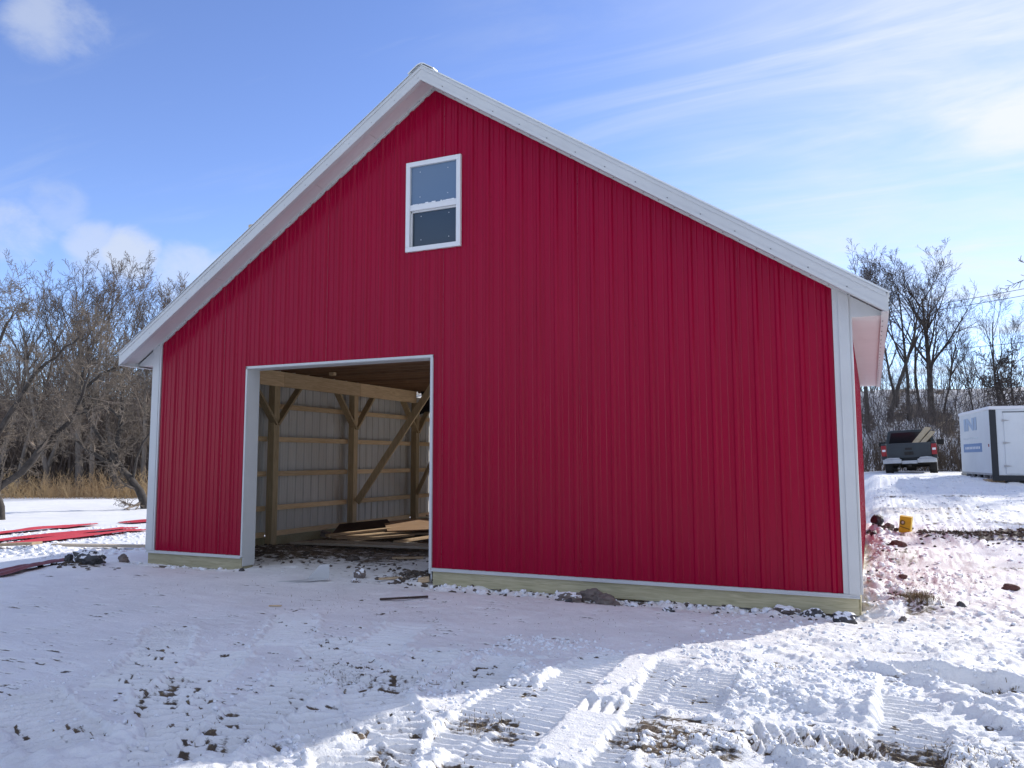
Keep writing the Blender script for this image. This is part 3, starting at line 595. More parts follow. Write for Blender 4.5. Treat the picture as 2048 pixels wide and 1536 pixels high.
MB().beam((.30, 7.26, .76), (1.25, 6.4, 1.62), .038, .12, (0, 0, 1)).build('diagonal_brace', 'wood_z', barn)
y = .32
while y < D-.1:
    MB().box((.1, y-.02, 3.115), (WX-.1, y+.02, 3.30)).build('ceiling_joist', 'brown_x', barn); y += .405
x = .12; i = 0
while x < WX-.3:
    MB().box((x, .08, 3.302), (x+.60, D-.1, 3.322)).build('loft_deck_sheet', 'ply', barn); x += .604
MB().box((DX0-.1, .24, 2.90), (DX1+.1, .29, 3.10)).build('door_header', 'brown_x', barn)
m = MB(); m.box((1.02, 2.95, 3.06), (1.12, 3.03, 3.114)); m.build('blocking', 'wood_x', barn)

# ------------------------------------------------------------------ gable window (a part of the barn)
wf = MB(); x0, x1, z0, z1 = 4.50, 5.315, 4.235, 5.44
for a, b in (((x0, -.046, z0), (x1, -.004, z0+.062)), ((x0, -.046, z1-.062), (x1, -.004, z1)), ((x0, -.046, z0+.062), (x0+.062, -.004, z1-.062)), ((x1-.062, -.046, z0+.062), (x1, -.004, z1-.062))): wf.box(a, b)
win = wf.build('window', 'vinyl', barn, .004)
MB().box((x0+.062, -.034, 4.785), (x1-.062, .0, 4.86)).build('meeting_rail', 'vinyl', win, .003)
MB().box((x0+.06, -.012, 4.855), (x1-.06, -.006, z1-.06)).build('upper_pane', 'glass', win)
MB().box((x0+.06, .022, z0+.06), (x1-.06, .028, 4.79)).build('lower_pane', 'glass_low', win)
m = MB()
for zz0, zz1, yy in ((4.86, 5.378, -.0125), (4.3, 4.785, .0215)):
    for px in (.2, .8):
        for pz in (.2, .85): cx = x0+.062+(x1-x0-.124)*px; cz = zz0+(zz1-zz0)*pz; m.box((cx-.0045, yy-.003, cz-.0045), (cx+.0045, yy, cz+.0045))
m.build('glass_spacer', 'vinyl', win)
m = MB(); m.box((x0+.055, -.002, z0+.055), (x0+.075, .0215, 4.785)); m.box((x0+.062, -.002, 4.765), (x1-.062, .0215, 4.785)); m.build('sash', 'vinyl', win)

# ------------------------------------------------------------------ loose things
def rock_mesh(name, sx, sy, sz, seed, sub=3, jag=.28):
    bm = bmesh.new(); bmesh.ops.create_icosphere(bm, subdivisions=sub, radius=1); rr = random.Random(seed); jag = .6; pl = [(Vector((rr.gauss(0, 1), rr.gauss(0, 1), rr.gauss(0, 1))).normalized(), rr.uniform(.62, .9)) for _ in range(9)]
    from mathutils import noise
    for v in bm.verts:
        d = v.co.normalized(); k = 1.
        for n, h in pl:
            c = d.dot(n)
            if c > 1e-3: k = min(k, h/c)
        k *= 1+jag*.5*noise.noise(d*2.2+Vector((seed, 0, 0)))+.12*noise.noise(d*5+Vector((0, seed, 0)))+.07*noise.noise(d*13)
        v.co = Vector((d.x*k*sx, d.y*k*sy, d.z*k*sz))
    me = bpy.data.meshes.new(name); bm.to_mesh(me); bm.free(); return me
def snow_rock_mat(base):
    m = M[base].copy(); t = m.node_tree; b = t.nodes['Principled BSDF']; old = b.inputs['Base Color'].links[0].from_socket
    g = t.nodes.new('ShaderNodeNewGeometry'); sp = t.nodes.new('ShaderNodeSeparateXYZ'); t.links.new(g.outputs['Normal'], sp.inputs[0])
    n = t.nodes.new('ShaderNodeTexNoise'); n.inputs['Scale'].default_value = 22; n.inputs['Detail'].default_value = 5; t.links.new(g.outputs['Position'], n.inputs[0])
    ad = t.nodes.new('ShaderNodeMath'); ad.operation = 'MULTIPLY_ADD'; t.links.new(n.outputs[0], ad.inputs[0]); ad.inputs[1].default_value = 1.6; t.links.new(sp.outputs[2], ad.inputs[2])
    mr = t.nodes.new('ShaderNodeMapRange'); mr.inputs[1].default_value = 1.32; mr.inputs[2].default_value = 1.45; t.links.new(ad.outputs[0], mr.inputs[0])
    x = t.nodes.new('ShaderNodeMix'); x.data_type = 'RGBA'; t.links.new(mr.outputs[0], x.inputs[0]); t.links.new(old, x.inputs[6]); x.inputs[7].default_value = (.82, .84, .87, 1); t.links.new(x.outputs[2], b.inputs['Base Color']); return m
M['rock_s'] = snow_rock_mat('rock'); M['rock_ds'] = snow_rock_mat('rock_d')
def rock(x, y, sx, sy, sz, label, m='rock', seed=1, name='rock', rz=0., tilt=0., sink=.3):
    o = link(name, rock_mesh(name, sx, sy, sz, seed), [m]); o.data.polygons.foreach_set('use_smooth', [False]*len(o.data.polygons))
    o.location = (x, y, gh(x, y)+sz*(1-sink)-sz*.35); o.rotation_euler = (tilt, 0, rz); return tag(o, label, 'rock')
rock(6.86, -.34, .15, .11, .085, 'rounded brown boulder with snow on its side, left of the pair against the skirt board', 'rock_s', 3)
rock(7.05, -.17, .14, .10, .10, 'brown stone tucked between the two boulders and the skirt board', 'rock', 4)
rock(7.28, -.30, .15, .12, .10, 'dark brown jagged boulder at the right end of the cluster below the wall', 'rock', 5)
rock(6.93, -.52, .045, .04, .035, 'small mossy pebble in front of the snowy brown boulder', 'rock_d', 6)
rock(8.06, -.71, .07, .06, .05, 'small dark stone lying alone in the shade below the long wall', 'rock_ds', 7)
rock(9.12, -.10, .13, .09, .06, 'flat grey stone half under the skirt board, left of the snow-edged one', 'rock_s', 8)
rock(9.36, -.14, .12, .08, .07, 'dark stone under the skirt board nearest the right corner post', 'rock_ds', 9)
rock(9.68, -.40, .13, .09, .085, 'glossy dark stone in sunlight in front of the right corner', 'rock_ds', 10)
rock(10.17, -.33, .04, .035, .04, 'small round grey pebble right of the glossy dark stone', 'rock', 11)
rock(10.73, .59, .055, .05, .05, 'dark clod right of the straw mound', 'rock_d', 12)
rock(11.34, 1.93, .11, .06, .05, 'reddish brick-like stone near the right edge of the frame', 'clay', 13)
rock(10.28, 5.0, .12, .08, .07, 'large reddish brown clay lump in front of the yellow box', 'clay', 14)
rock(9.96, 6.05, .07, .06, .06, 'small dark stone beside the far side wall', 'rock_d', 15)
rock(10.02, 7.45, .11, .10, .11, 'pointed dark grey rock standing left of the yellow box', 'rock_d', 16, sink=.2)
rock(10.2, 7.2, .10, .09, .085, 'grey rock close to the left side of the yellow box', 'rock', 17, sink=.2)
rock(10.25, 2.1, .05, .04, .035, 'small clod on the pinkish snow behind the straw mound', 'clay', 18)
rock(3.86, -.02, .085, .075, .10, 'upright brown stone in front of the doorway', 'rock_s', 19, sink=.2)
rock(4.02, -.33, .07, .06, .035, 'flat pebble just in front of the upright doorway stone', 'rock_s', 20)
rock(-.75, -.72, .07, .06, .09, 'dark pointed rock, leftmost of the cluster left of the barn', 'rock_d', 21, sink=.15)
rock(-.33, -.72, .26, .15, .15, 'large black snow-dusted rock left of the barn corner', 'rock_ds', 22, sink=.15)
rock(-.28, -.18, .10, .08, .09, 'round grey rock behind the large black rock left of the barn', 'rock', 23, sink=.2)
rock(1.55, .25, .09, .08, .07, 'mossy clod at the foot of the left door jamb', 'rock_d', 24)
rock(1.98, -.15, .04, .04, .035, 'little dark clod in front of the left door jamb', 'rock_d', 25)
rock(2.75, 1.35, .12, .09, .07, 'dark earth clod lying on the long board inside the doorway', 'dirt', 26)
# dirt heap by the right jamb, straw mounds and other countless bits
def free(x, y):
    i = min(max(np.searchsorted(xs, x), 0), nx-1); j = min(max(np.searchsorted(ys, y), 0), ny-1); return tmask[i, j] < .3 or rng.random() < .08
def lumps(name, spots, mats, sub=1):
    V = []; Fc = []; bm = bmesh.new(); bmesh.ops.create_icosphere(bm, subdivisions=sub, radius=1); bv = np.array([v.co for v in bm.verts]); bf = np.array([[v.index for v in f.verts] for f in bm.faces]); bm.free(); k = 0
    for x, y, rr, fl in spots:
        s = rr*rng.uniform(.7, 1.3, 3); s[2] *= fl; d = 1+.28*rng.standard_normal(len(bv)).clip(-1.5, 1.5); v = bv*d[:, None]*s; a = rng.uniform(0, 6.28); c, s_ = math.cos(a), math.sin(a)
        v = v @ np.array([[c, s_, 0], [-s_, c, 0], [0, 0, 1]]); v = v+[x, y, gh(x, y)+s[2]*.1]; V.append(v); Fc.append(bf+k); k += len(bv)
    me = raw_mesh(name, np.concatenate(V), np.concatenate(Fc)); return tag(link(name, me, mats), kind='stuff')
sp = [(rng.normal(4.62, .2), rng.normal(.25, .25), .008+.036*rng.random()**2, .7) for _ in range(240)]
sp += [(rng.normal(1.1, .45), rng.normal(1.35, .5), .008+.035*rng.random()**2, .6) for _ in range(300)]
sp += [(rng.uniform(2, 4.8), rng.uniform(.6, 2.6), rng.uniform(.01, .035), .7) for _ in range(160)]
sp += [(rng.normal(-.4, .3), rng.normal(-.75, .15), rng.uniform(.01, .04), .7) for _ in range(60)]
sp += [(rng.uniform(10.6, 12.8), rng.normal(6.2, .3), rng.uniform(.008, .035), .6) for _ in range(420)]
sp += [(rng.uniform(9.85, 10.6), rng.uniform(.2, 5.5), .006+.026*rng.random()**2.5, .5) for _ in range(90)]
sp += [(rng.uniform(5, 9.7), rng.uniform(-.45, -.05), rng.uniform(.008, .03), .7) for _ in range(110)]
sp += [(rng.normal(10.2, .15), rng.normal(7.0, .2), rng.uniform(.02, .06), .6) for _ in range(60)]
tag(lumps('earth_clods', sp, ['dirt']), 'dark crumbs of earth scattered in the doorway and along the walls', 'earth')
sp = [(rng.uniform(7.0, 11), rng.uniform(-5.4, -2.2), .005+.017*rng.random()**2.2, .8) for _ in range(9000)]
sp = [q for q in sp if free(q[0], q[1]) and 1.3*math.sin(q[0]*3.1+1.7*math.sin(q[1]*2.3))*math.sin(q[1]*4.1+q[0])+rng.uniform(-.6, .9) > 0]
sp += [(rng.uniform(7.2, 11), rng.uniform(-5.4, -2), .004+.01*rng.random()**3, .8) for _ in range(600)]+[(rng.uniform(8.5, 11.3), rng.uniform(-2, 3), .006+.02*rng.random()**3, .7) for _ in range(1300)]
sp += [(rng.uniform(4.95, 9.7), rng.uniform(-.25, -.03), .008+.035*rng.random()**3, .8) for _ in range(260)]+[(rng.normal(.9, .5), rng.uniform(-.2, .0), .008+.04*rng.random()**3, .7) for _ in range(60)]+[(rng.uniform(9.86, 10.25), rng.uniform(0, 7), .008+.035*rng.random()**3, .8) for _ in range(350)]
sp += [(rng.normal(-7.5, 1.9), rng.normal(4.2, 1.7), .015+.05*rng.random()**2, .4) for _ in range(1500)]+[(rng.normal(-4.6, .9), rng.normal(1.6, .4), .015+.06*rng.random()**2, .5) for _ in range(400)]+[(rng.uniform(10, 13.5), rng.uniform(2, 22), .008+.035*rng.random()**3, .35) for _ in range(1600)]
sp += [(rng.uniform(4.5, 7.5), rng.uniform(-5.7, -3), .004+.012*rng.random()**3, .8) for _ in range(900)]
tag(lumps('snow_clods', sp, ['snowc']), 'loose crumbs of snow churned up by machine tracks', 'snow')
def blades(name, spots, mats, w=.0022):
    V = []; Fc = []; k = 0
    for x, y, z, l, lean in spots:
        a = rng.uniform(0, 6.28); d = np.array([math.cos(a), math.sin(a), 0]); s = np.array([-d[1], d[0], 0])*w*rng.uniform(.6, 1.4); b = np.array([x, y, z])
        m_ = b+d*l*lean*.4+[0, 0, l*.75*(1-lean*.5)]; t = b+d*l*lean+[0, 0, l*(1-lean)]
        V += [b-s, b+s, m_+s*.7, m_-s*.7, t]; Fc += [(k, k+1, k+2), (k, k+2, k+3), (k+3, k+2, k+4)]; k += 5
    me = raw_mesh(name, np.array(V), np.array(Fc)); return tag(link(name, me, mats), kind='stuff')
sp = []
for cx, cy, rx, ry, n, l in [(10.34, .6, .14, .12, 500, .10), (8.93, -4.3, .3, .35, 500, .03), (10.3, -4.05, .5, .25, 500, .03), (7.83, -4.45, .2, .15, 220, .035), (6.7, -3.9, .5, .3, 260, .03), (9.37, -2.62, .1, .08, 80, .03), (10.58, -2.42, .22, .05, 160, .05), (9.6, -4.2, .4, .15, 200, .03), (7.0, -5.1, .8, .4, 200, .03), (10.2, 1.2, .4, .5, 200, .05), (7.6, -1.6, 1.6, .6, 160, .02), (4.4, -1.6, 1.8, .9, 200, .03), (11.6, 6.2, 1, .35, 300, .1)]:
    for _ in range(n):
        x = rng.normal(cx, rx*.6); y = rng.normal(cy, ry*.6); sp.append((x, y, gh(x, y)-.004, l*rng.uniform(.5, 1.5), rng.uniform(.3, .95)))
tag(blades('dead_grass', sp, ['straw']), 'dead grass and straw poking through the snow', 'grass')

def plank(name, p, q, w, t, m_, label, cat='board', up=(0, 0, 1), bevel=.003):
    p = Vector(p); q = Vector(q); c = (p+q)/2; o = MB().beam(p-c, q-c, w, t, up).build(name, m_, None, bevel); o.location = c; return tag(o, label, cat)
GRAIN = (.8, .8, 3)
M['lum'] = wood('weathered_pine_board', (.42, .29, .17), (.58, .43, .27)); M['lum_g'] = wood('grey_pine_board', (.36, .30, .22), (.50, .42, .32))
zf = .03
plank('lumber_board', (.75, 2.42, .10), (4.4, 2.92, .09), .26, .04, 'lum_g', 'long pale board lying across the doorway floor')
plank('lumber_board', (.9, 2.78, .09), (3.2, 3.06, .09), .14, .04, 'lum_g', 'narrower pale board just behind the long doorway board')
plank('lumber_board', (.78, 3.28, .14), (1.6, 4.6, .22), .14, .04, 'lum', 'short tilted board, leftmost of the fan inside the barn')
plank('lumber_board', (1.02, 3.2, .11), (1.85, 4.45, .17), .28, .03, 'lum', 'wide tilted board in the middle of the fan inside the barn')
plank('lumber_board', (1.38, 3.15, .10), (2.05, 4.25, .12), .12, .04, 'lum', 'narrow board at the right of the fan inside the barn')
plank('lumber_board', (2.3, 3.25, .09), (2.65, 4.55, .13), .12, .04, 'lum', 'single board lying under the overhanging plywood edge')
def sheet(name, pts, t, m_, label, cat):
    c = sum((Vector(p) for p in pts), Vector())/4; vs = [Vector(p)-c for p in pts]; n = (vs[1]-vs[0]).cross(vs[3]-vs[0]).normalized()
    mb = MB(); mb.add([v for v in vs]+[v+n*t for v in vs], [(0, 1, 2, 3), (7, 6, 5, 4), (0, 4, 5, 1), (1, 5, 6, 2), (2, 6, 7, 3), (3, 7, 4, 0)]); o = mb.build(name, m_, None, .002); o.location = c; return tag(o, label, cat)
sheet('plywood_sheet', [(1.58, 4.08, .17), (3.6, 4.75, .27), (3.0, 6.1, .42), (.92, 4.95, .27)], .02, 'ply', 'top plywood sheet tilted towards the doorway, with a patch of sunlight on it', 'plywood')
sheet('plywood_sheet', [(1.75, 4.22, .11), (3.9, 4.6, .19), (3.7, 6.2, .40), (1.3, 5.4, .25)], .02, 'lum', 'plywood sheet directly under the tilted sunlit one', 'plywood')
sheet('plywood_sheet', [(1.6, 4.6, .04), (4.0, 4.8, .06), (3.8, 6.6, .22), (1.2, 5.8, .10)], .02, 'ply', 'lowest plywood sheet of the pile inside the barn', 'plywood')
plank('lumber_board', (1.7, 5.4, .40), (2.9, 5.0, .355), .14, .03, 'ply', 'short brown board lying across the tilted plywood sheet')
sheet('dark_panel', [(.55, 3.75, .10), (1.50, 4.55, .12), (1.00, 4.95, .31), (.32, 4.3, .24)], .025, 'dark_ply', 'dark brown panel leaning between post and plywood stack', 'panel')
o = MB().box((-.09, -.06, 0), (.09, .06, .10)).build('cinder_block', 'rock', None, .006); o.location = (.62, 3.45, .10); o.rotation_euler = (.1, .25, .5); tag(o, 'grey stone block at the lower corner of the dark panel', 'block')
o = MB().box((1.45, 5.0, -.02), (1.6, 6.2, .10)).build('timber_bearer', 'lum', None, .004); tag(o, 'left timber bearer holding up the plywood stack', 'bearer')
o = MB().box((3.25, 4.9, -.02), (3.4, 6.4, .16)).build('timber_bearer', 'lum', None, .004); tag(o, 'right timber bearer holding up the plywood stack', 'bearer')
plank('wood_scrap', (3.22, 1.72, gz(3.3, 1.8)+.02), (3.6, 2.0, gz(3.5, 1.9)+.02), .07, .03, 'lum', 'thin pale slat lying on the snow just inside the doorway', 'wood scrap')
plank('wood_scrap', (4.72, .0, gh(4.77, 0)+.03), (4.84, .07, gh(4.8, .05)+.04), .10, .06, 'lum', 'small wooden block by the dirt heap at the right jamb', 'wood scrap')
plank('wood_scrap', (4.15, -2.06, gh(4.2, -2.05)+.008), (4.28, -2.02, gh(4.25, -2.03)+.01), .03, .012, 'lum', 'small wood chip in the shaded snow before the door', 'wood scrap')
plank('stick', (5.06, -1.36, gh(5.1, -1.33)+.015), (5.46, -1.02, gh(5.4, -1.05)+.02), .035, .02, 'dark_ply', 'dark weathered stick on the shaded snow right of the doorway', 'stick')
plank('wood_scrap', (4.25, -.18, gh(4.3, -.1)+.02), (4.5, -.02, gh(4.4, 0)+.03), .05, .025, 'lum', 'pale splinter in front of the dirt heap by the right jamb', 'wood scrap')
# white bent trim scrap
z = gh(3.45, -.5); m = MB(); sc_ = [(-.42, -.06, .0), (.0, -.10, .015), (.26, -.04, .03), (.24, .05, .03), (-.02, .02, .02)]
m.add(sc_+[(a_, b_, c_+.005) for a_, b_, c_ in sc_], [(4, 3, 2, 1, 0), (5, 6, 7, 8, 9)]+[(i, (i+1) % 5, (i+1) % 5+5, i+5) for i in range(5)])
m.prism([(-.03, .022), (.25, .034), (.25, .21), (.13, .20)], .045, .051, 1)
o = m.build('trim_scrap', 'white'); o.location = (3.45, -.55, z); o.rotation_euler = (0, 0, .42); tag(o, 'bent white metal trim offcut standing on the snow before the doorway', 'trim scrap')
# black cloth hanging at the end of the beam
m = MB(); rr = random.Random(5); g = []
for i in range(8):
    for j in range(9):
        g.append((-.22+.44*i/7+.02*rr.uniform(-1, 1)-.05*(j/8)*(1-2*i/7), .04*math.sin(i*1.9)+.02*rr.uniform(-1, 1), .28-.62*j/8-.10*abs(i/7-.5)*(j/8)+.02*rr.uniform(-1, 1)))
fs = [(i*9+j, (i+1)*9+j, (i+1)*9+j+1, i*9+j+1) for i in range(7) for j in range(8)]; m.add(g, fs); o = m.build('hanging_tarp', 'black', None, 0, True)
sol = o.modifiers.new('thickness', 'SOLIDIFY'); sol.thickness = .02; o.location = (.66, 7.2, 2.98); tag(o, 'black cloth hanging at the far end of the carrier beam', 'cloth')
# loose red sheets on the snow at the left
def ribsheet(name, p, q, w, m_, label, seed, bow=.05, ribs=4):
    p = np.array(p[:2]); q = np.array(q[:2]); l = np.hypot(*(q-p)); d = (q-p)/l; s = np.array([-d[1], d[0]]); n = 14; rr = random.Random(seed); cs = []
    for k in range(ribs):
        c = (k+.5)/ribs*w-w/2
        cs += [(c-.035, 0), (c-.015, .022), (c+.015, .022), (c+.035, 0)]
    cs = [(-w/2, 0)]+cs+[(w/2, 0)]; c0 = (p+q)/2; zc = gz(*c0); m = MB(); vs = []
    for i in range(n+1):
        t = i/n; b = p+d*l*t
        for c, h in cs:
            x, y = b+s*c; vs.append((x-c0[0], y-c0[1], gz(x, y)+.045+h+bow*math.sin(math.pi*t)*.4+.012*math.sin(t*9+c*4+seed)-zc))
    k = len(cs); fs = [(i*k+j, (i+1)*k+j, (i+1)*k+j+1, i*k+j+1) for i in range(n) for j in range(k-1)]
    m.add(vs, fs); m.add([(a, b, c-.004) for a, b, c in vs], [f_[::-1] for f_ in fs]); o = m.build(name, m_); o.location = (c0[0], c0[1], zc); return tag(o, label, 'metal sheet')
ribsheet('metal_sheet', (-10.6, 4.2), (-11.3, 7.7), .85, 'red_loose', 'red metal sheet on the snow, farthest left strip with a tapering end', 1)
ribsheet('metal_sheet', (-7.9, 2.2), (-8.1, 6.5), .68, 'red_loose', 'long red metal sheet, upper one of the overlapping pair left of the barn', 2)
ribsheet('metal_sheet', (-6.7, 2.4), (-7.1, 5.9), .68, 'red_loose', 'red metal sheet, lower one of the overlapping pair left of the barn', 3)
ribsheet('metal_sheet', (-10.6, 8.4), (-10.2, 11.2), .8, 'red_loose', 'red metal sheet lying behind the barn corner', 4)
ribsheet('metal_sheet', (-.62, -1.95), (-1.05, -.55), .34, 'maroon', 'red metal sheet with painted-in maroon shade at the left edge, nearer half', 5, .02, 2)
ribsheet('metal_sheet', (-1.0, -1.3), (-1.6, -.2), .30, 'maroon', 'red metal sheet with painted-in maroon shade behind the nearer one', 6, .02, 2)
plank('lumber_board', (-6.6, 1.55, gz(-6.6, 1.55)+.07), (-4.95, 1.72, gz(-4.95, 1.72)+.07), .24, .05, 'lum', 'tan board on the snow at the left edge, below the red sheets')
plank('lumber_board', (-5.1, 2.18, gz(-5.1, 2.18)+.06), (-2.95, 2.66, gz(-2.95, 2.66)+.05), .16, .05, 'lum_g', 'long tan board half sunk in snow left of the barn corner')
# yellow box
yz = gh(10.42, 6.55)
yb_ = thing('yellow_box', 'bright yellow cardboard box standing tilted on the snow near the rocks', 'box', (10.44, 6.6, yz-.01), R_(-12)); yb_.scale = (.80, .80, .82)
M['yellow'] = mat('yellow_card', (.62, .40, .012), .55, var=.12, vscale=6); M['yedge'] = mat('dark_yellow_print', (.16, .11, .01), .6); M['greyp'] = mat('grey_print', (.5, .45, .35), .6)
m = MB(); m.box((-.115, -.09, 0), (.115, .09, .34)); b_ = m.build('body', 'yellow', yb_, .008); b_.rotation_euler = (.06, R_(7), 0)
m = MB(); m.prism([(.055*math.cos(t*math.pi/6)-.05, .055*math.sin(t*math.pi/6)+.215) for t in range(12)], -.093, -.091, 1); e_ = m.build('emblem', 'yedge', yb_); e_.rotation_euler = (.06, R_(7), 0)
m = MB(); m.prism([(.024*math.cos(t*math.pi/6)-.046, .026*math.sin(t*math.pi/6)+.22) for t in range(12)], -.0955, -.0935, 1); e_ = m.build('emblem_centre', 'greyp', yb_); e_.rotation_euler = (.06, R_(7), 0)
m = MB(); m.prism([(-.095, .125), (.095, .085), (.095, .105), (-.095, .140)], -.0935, -.0912, 1); e_ = m.build('printed_stripe', 'yedge', yb_); e_.rotation_euler = (.06, R_(7), 0)
m = MB(); m.box((-.118, -.092, .338), (.118, .092, .346)); e_ = m.build('lid', 'yellow', yb_, .002); e_.rotation_euler = (.06, R_(7), 0)
# snow on the window rail
mb = []
o = MB()
rw = random.Random(3); a = x0+.10
while a < x1-.09:
    w_ = rw.uniform(.012, .06); h = rw.choice([0, .004, .007, .01, .014])*(.35+.65*(a > x0+.28))
    if h: o.box((a, -.034, 4.8605), (a+w_, -.016, 4.861+h))
    a += w_
tag(o.build('window_snow', 'snowc', None, .004), 'thin line of snow lying on the middle rail of the gable window', 'snow', kind='stuff')

# ------------------------------------------------------------------ pickup truck
M['truck'] = mat('dark_green_grey_paint', (.022, .032, .038), .5, var=.2, vscale=2); M['chrome'] = mat('dull_chrome', (.42, .45, .47), .38, .55, var=.15); M['tyre'] = mat('tyre_rubber', (.022, .021, .02), .9, var=.3, vscale=8)
M['lamp'] = mat('red_lamp_plastic', (.26, .015, .02), .3); M['tglass'] = mat('tinted_glass', (.01, .014, .018), .08); M['under'] = mat('dirty_underbody', (.03, .027, .024), .9, var=.4); M['plate'] = mat('rim_steel', (.3, .3, .3), .4, .8)
TX, TY = 11.36, 26.3; tz = gh(TX, TY)
tr = thing('pickup_truck', 'dark pickup truck seen from behind with lumber sticking out of its bed', 'pickup truck', (TX, TY, tz-.10), R_(-4)); tr.rotation_euler = (0, R_(-2.6), R_(-4))
def part(nm, m_, fn, par=None, bevel=.0, sm_=False):
    mb = MB(); fn(mb); return mb.build(nm, m_, par or tr, bevel, sm_)
def bedf(m):
    m.box((-.98, .06, .62), (-.80, 2.3, 1.30)); m.box((.80, .06, .62), (.98, 2.3, 1.30)); m.box((-.8, .1, .62), (.8, 2.3, .72)); m.box((-.8, 2.2, .72), (.8, 2.3, 1.30))
part('bed', 'truck', bedf, None, .03)
part('tailgate', 'truck', lambda m: m.box((-.79, .0, .70), (.79, .07, 1.29)), None, .02)
part('tailgate_handle', 'tyre', lambda m: (m.box((-.12, -.012, 1.02), (.12, -.001, 1.10)), m.box((-.16, -.006, .82), (.16, -.001, .95))))
def cabf(m):
    m.prism([(-.96, .62), (.96, .62), (.97, 1.25), (.80, 1.84), (.70, 1.88), (-.70, 1.88), (-.80, 1.84), (-.97, 1.25)], 2.34, 4.3, 1); m.prism([(-.94, .62), (.94, .62), (.94, 1.15), (.86, 1.22), (-.86, 1.22), (-.94, 1.15)], 4.3, 5.6, 1)
part('cab', 'truck', cabf, None, .03)
part('rear_window', 'tglass', lambda m: m.prism([(-.80, 1.33), (.80, 1.33), (.68, 1.78), (-.68, 1.78)], 2.315, 2.338, 1))
def bump(m):
    m.box((-.95, -.20, .50), (-.28, .0, .66)); m.box((.28, -.20, .50), (.95, .0, .66)); m.box((-.28, -.16, .47), (.28, .0, .60))
part('rear_bumper', 'chrome', bump, None, .025)
part('bumper_step_pad', 'chrome', lambda m: m.prism([(-.90, .663), (-.33, .663), (-.36, .72), (-.70, .73), (-.84, .70)], -.17, -.02, 1), None, .01)
part('bumper_step_pad', 'chrome', lambda m: m.prism([(.33, .663), (.92, .663), (.80, .71), (.62, .74), (.38, .72)], -.17, -.02, 1), None, .01)
for s in (-1, 1):
    tl = part('tail_light', 'lamp', lambda m: m.box((min(s*.80, s*.985), -.012, .80), (max(s*.80, s*.985), .10, 1.22)), None, .015)
    part('reverse_lens', 'vinyl', lambda m: m.box((min(s*.83, s*.95), -.017, .98), (max(s*.83, s*.95), -.0125, 1.06)), tl)
    for y in (1.15, 4.75):
        w = part('wheel', 'tyre', lambda m: m.tube([(s*.66, y, .38), (s*.67, y, .38), (s*.93, y, .38), (s*.94, y, .38)], [.33, .385, .385, .34], 20), None, 0)
        part('rim', 'plate', lambda m: m.tube([(s*.935, y, .38), (s*.95, y, .38)], [.23, .2], 16), w)
    mr_ = part('side_mirror', 'tyre', lambda m: (m.box((min(s*1.0, s*1.28), 3.86, 1.24), (max(s*1.0, s*1.28), 3.96, 1.46)),), None, .02)
    part('mud_flap', 'tyre', lambda m: m.box((min(s*.68, s*.92), .66, .22), (max(s*.68, s*.92), .68, .62)))
part('underbody', 'under', lambda m: (m.box((-.70, .4, .42), (.70, 5.2, .62)), m.tube([(-.7, 1.15, .38), (.7, 1.15, .38)], .06, 8), m.tube([(-.18, 1.15, .36), (.18, 1.15, .36)], .17, 10)))
part('hitch', 'under', lambda m: (m.box((-.05, -.22, .36), (.05, .2, .44)), m.tube([(-.38, -.10, .36), (-.38, .5, .40)], .035, 8)))
def tw(x, y, z): return tr.matrix_basis @ Vector((x, y, z))
TM = Matrix.Translation((TX, TY, tz-.10)) @ Euler((0, R_(-2.6), R_(-4))).to_matrix().to_4x4()
def tboard(p, q, w, lab):
    p = TM @ Vector(p); q = TM @ Vector(q); return plank('lumber_board', p, q, w, .04, 'lum_t', lab, up=(-.35, -.85, .4), bevel=0)
GRAIN = (1, 1, 1); M['lum_t'] = wood('tan_board_in_truck', (.40, .31, .18), (.52, .42, .27))
tboard((.12, .9, 1.15), (.74, 1.9, 1.92), .23, 'wide tan board slanting out of the truck bed, left of two')
tboard((.36, .8, 1.12), (.90, 1.7, 1.74), .18, 'tan board slanting out of the truck bed, right of two')
# ------------------------------------------------------------------ cargo trailer
M['trail'] = mat('white_trailer_skin', (.62, .655, .66), .4, var=.05, vscale=1); M['bpost'] = mat('black_trailer_trim', (.012, .014, .018), .5); M['blue'] = mat('blue_vinyl', (.17, .26, .42), .5); M['fblue'] = mat('faded_blue_vinyl', (.34, .43, .54), .5); M['fgrey'] = mat('faint_grey_vinyl', (.55, .6, .62), .5); M['steelg'] = mat('galvanised_steel', (.38, .38, .37), .5, .5)
cz = gh(13.35, 19.2)
tl_ = thing('cargo_trailer', 'white enclosed cargo trailer with black corner post and hinged door at the right edge', 'trailer', (13.30, 19.25, cz+.02), R_(6))
def tp(nm, m_, fn, par=None, bevel=0.): mb = MB(); fn(mb); return mb.build(nm, m_, par or tl_, bevel)
TW, TL_, TH0, TH1 = 2.4, 4.2, .18, 2.22
tp('body', 'trail', lambda m: m.box((0, 0, TH0), (TW, TL_, TH1)), None, .012)
tp('corner_post', 'bpost', lambda m: (m.box((-.012, -.016, TH0-.12), (.16, .03, TH1-.05)), m.box((-.014, -.01, TH0-.12), (.004, .03, TH1-.05))))
tp('corner_post', 'bpost', lambda m: m.box((TW-.16, -.016, TH0-.12), (TW+.012, .03, TH1-.05)))
tp('roof_edge', 'vinyl', lambda m: m.box((-.03, -.03, TH1-.04), (TW+.03, TL_+.03, TH1+.06)), None, .02)
tp('rear_sill', 'bpost', lambda m: m.box((-.01, -.03, TH0-.16), (TW+.01, .02, TH0-.005)))
dr = tp('rear_door', 'trail', lambda m: m.box((.36, -.022, TH0+.05), (TW-.3, .0, TH1-.14)), None, .006)
